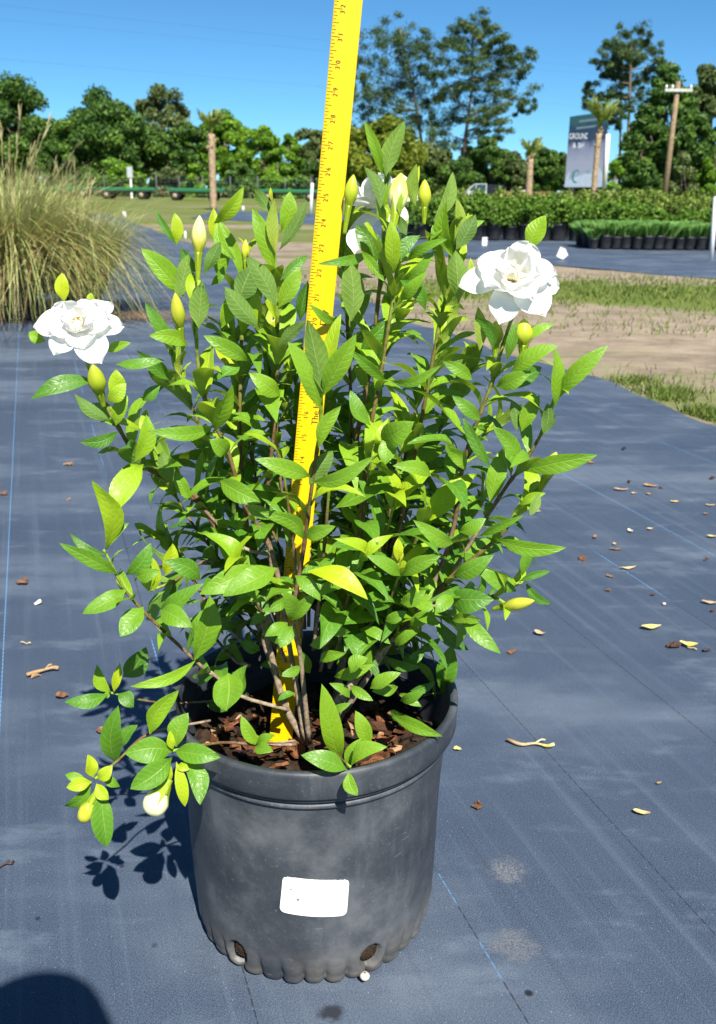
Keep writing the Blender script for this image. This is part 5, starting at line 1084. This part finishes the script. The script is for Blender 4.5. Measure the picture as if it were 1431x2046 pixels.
l_leaf('tan dry leaf at the right edge above the yellow leaves', 1418, 1206, 32, 7, -15, .72); l_chip('reddish chip just below the tan leaf at the right edge', 1424, 1222, 9, 5, 0, .3)
l_leaf('tan curled leaf on the mat right of the yellow side bud', 1079, 1268, 24, 9, -25, .72, .5); l_chip('round brown bark chip right of the lowest hanging leaves', 1024, 1305, 20, 8, 5, .38)
l_chip('reddish brown chip right of the low side shoot', 1165, 1118, 17, 12, 20, .33)
l_leaf('tan twig-like leaf under the brown cross-shaped litter', 1255, 1137, 36, 6, 12, .78); l_leaf('brown thin leaf, lower arm of the cross-shaped litter', 1231, 1099, 26, 5, 0, .42); l_leaf('small tan leaf, upright arm of the cross-shaped litter', 1228, 1088, 12, 5, 80, .7)
l_leaf('brown sliver standing beside the cross-shaped litter', 1189, 1074, 20, 5, 70, .5); l_leaf('white curled flake right of the brown sliver', 1259, 1062, 18, 6, 100, .98); l_leaf('tan flake beside the white curled flake', 1299, 1058, 15, 5, 20, .74)
l_leaf('brown sliver below the tan twig-like leaf', 1219, 1153, 17, 5, -30, .45); l_chip('brown chip below the brown sliver', 1214, 1181, 11, 6, -40, .38); l_chip('dark chip halfway between the pale pebble and the twig-like leaf', 1305, 1190, 13, 4, 10, .2)
l_leaf('tan curled leaf at the far end of the right blue thread', 1241, 980, 30, 6, -5, .66); l_leaf('orange tan leaf, broadest of the far right leaves', 1300, 973, 30, 8, -15, .58); l_chip('dark tip beside the orange tan leaf', 1320, 977, 8, 5, 0, .1)
l_leaf('small tan flake below the orange tan leaf', 1267, 987, 12, 5, 0, .7); l_leaf('small brown flake below the orange tan leaf', 1296, 989, 12, 6, -60, .5); l_leaf('pale tan leaf right of the far leaves', 1348, 1004, 18, 6, 10, .8)
l_leaf('tan flake near the right edge beside the blue thread', 1419, 1011, 20, 5, 5, .7); l_leaf('brown flake under the flake near the right edge', 1410, 1028, 12, 5, 30, .45); l_leaf('long bleached flake at the right edge', 1423, 1073, 22, 5, -5, .85)
l_chip('reddish flake near the right edge above the tan dry leaf', 1412, 1120, 10, 8, 0, .34); l_chip('black chip on the lit mat at the right', 1247, 897, 10, 5, 0, .02); l_chip('dark pebble-like chip left of the orange tan leaf', 1257, 965, 9, 7, 0, .08); l_chip('black chip at the right edge under the shaded mat', 1422, 957, 12, 6, 0, .02)
l_chip('reddish flake above the far right leaves', 1181, 925, 13, 5, 10, .45); l_leaf('pale green white sliver beside the low right leaves', 1020, 1095, 30, 7, -15, .97); l_chip('pale tan flake on the mat behind the right bud stalk', 1072, 1024, 14, 5, 0, .72)
l_chip('tan split bark chip on the mat left of the bush', 136, 930, 22, 8, 30, .55); l_chip('brown chip at the left edge level with the bush', 7, 988, 14, 8, 20, .38); l_chip('small tan chip below the split bark chip', 138, 1000, 9, 5, 0, .5); l_chip('brown grey chip at the left above the white droppings', 43, 1166, 26, 11, 0, .42)
l_chip('white dropping-like flake left of the bush', 76, 1206, 16, 9, 0, 1.0); l_twig('thin pale twig at the left below the white flake', 52, 1287, 20, 5, 1.8, .75, False); l_leaf('reddish brown leaf under the tip of the low left shoot', 124, 1393, 26, 14, 0, .34); l_leaf('rusty leaf behind the lower left branch', 204, 1462, 24, 14, 80, .4)
g = G(1327, 1206, ZM + .004)
def pebble(label, c, r, m):
    v, f = lathe([(.001, -r * .7), (r * .8, -r * .5), (r, 0), (r * .75, r * .5), (.001, r * .7)], 12); v = v * rng.uniform(.93, 1.07, v.shape); return tag(mk('pebble', v + c, f, m, None, True, c), label, 'pebble')
PEB = noisy('pale_stone', (.42, .36, .28), (.66, .60, .50), 300, .7)
pebble('pale pebble alone on the mat above the yellow leaves', g, .0045, PEB)
a_, z_ = pot_hit(727, 1946); pebble('white pebble lodged under the right drain hole of the pot', np.array([PX + (RB + .0035) * math.cos(a_), PY + (RB + .0035) * math.sin(a_), ZM + .013]), .0062, PEB)

# ------------------------------------------------------------------ the photographer, crouching behind the camera (casts the shadow at lower left)
SKIN = noisy('skin', (.42, .26, .18), (.50, .32, .23), 30, .5, .3, .05); CLOTH = noisy('shirt_cloth', (.05, .07, .12), (.08, .10, .16), 60, .9); CAPM = noisy('cap_cloth', (.04, .05, .06), (.07, .08, .09), 60, .9)
HX, HY, HZ = -.082, -.09, 1.09
pers = wthing('person', [HX, -.45, 0], 'crouching person in a cap and dark shirt photographing the pot', 'person')
def skin_chain(name, joints, edges, mat, par, root=0, sub=1):
    me = bpy.data.meshes.new(name); me.from_pydata([tuple(np.asarray(j[:3]) - par['_w']) for j in joints], edges, []); o = bpy.data.objects.new(name, me); COL.objects.link(o); o.parent = par
    sk = o.modifiers.new('skin', 'SKIN'); sk.use_smooth_shade = True; ss = o.modifiers.new('sub', 'SUBSURF'); ss.levels = sub; ss.render_levels = sub + 1
    for i, j in enumerate(joints): me.skin_vertices[0].data[i].radius = (j[3], j[4] if len(j) > 4 else j[3]); me.skin_vertices[0].data[i].use_root = i == root
    me.materials.append(mat); return o
J = [(HX, -.46, .50, .15, .12), (HX, -.42, .68, .145, .11), (HX, -.32, .86, .16, .10), (HX, -.24, .97, .06, .055), (HX, -.20, 1.01, .05), (HX, -.15, 1.05, .075, .085), (HX, -.13, 1.09, .07, .08),
     (HX + .19, -.32, .86, .05), (HX + .25, -.22, .68, .042), (HX + .19, -.08, .80, .034), (HX + .165, -.04, .855, .024), (HX - .19, -.32, .86, .05), (HX - .20, -.24, .66, .042), (HX - .01, -.09, .80, .034), (HX + .03, -.045, .85, .024),
     (HX + .14, -.44, .46, .085), (HX + .20, -.14, .44, .062), (HX + .18, -.34, .09, .042), (HX + .19, -.20, .045, .038), (HX - .14, -.44, .46, .085), (HX - .16, -.16, .12, .062), (HX - .15, -.50, .08, .042), (HX - .15, -.58, .05, .036)]
Ed = [(0, 1), (1, 2), (2, 3), (3, 4), (4, 5), (5, 6), (2, 7), (7, 8), (8, 9), (9, 10), (2, 11), (11, 12), (12, 13), (13, 14), (0, 15), (15, 16), (16, 17), (17, 18), (0, 19), (19, 20), (20, 21), (21, 22)]
skin_chain('body', J, Ed, CLOTH, pers)
v, f = lathe([(.001, .115), (.05, .105), (.085, .065), (.098, .01), (.10, -.01), (.092, -.012)], 28); v = v * [1, 1.12, 1] + [HX, -.135, 1.11]; mk('cap', v, f, CAPM, pers, True, pers['_w'])
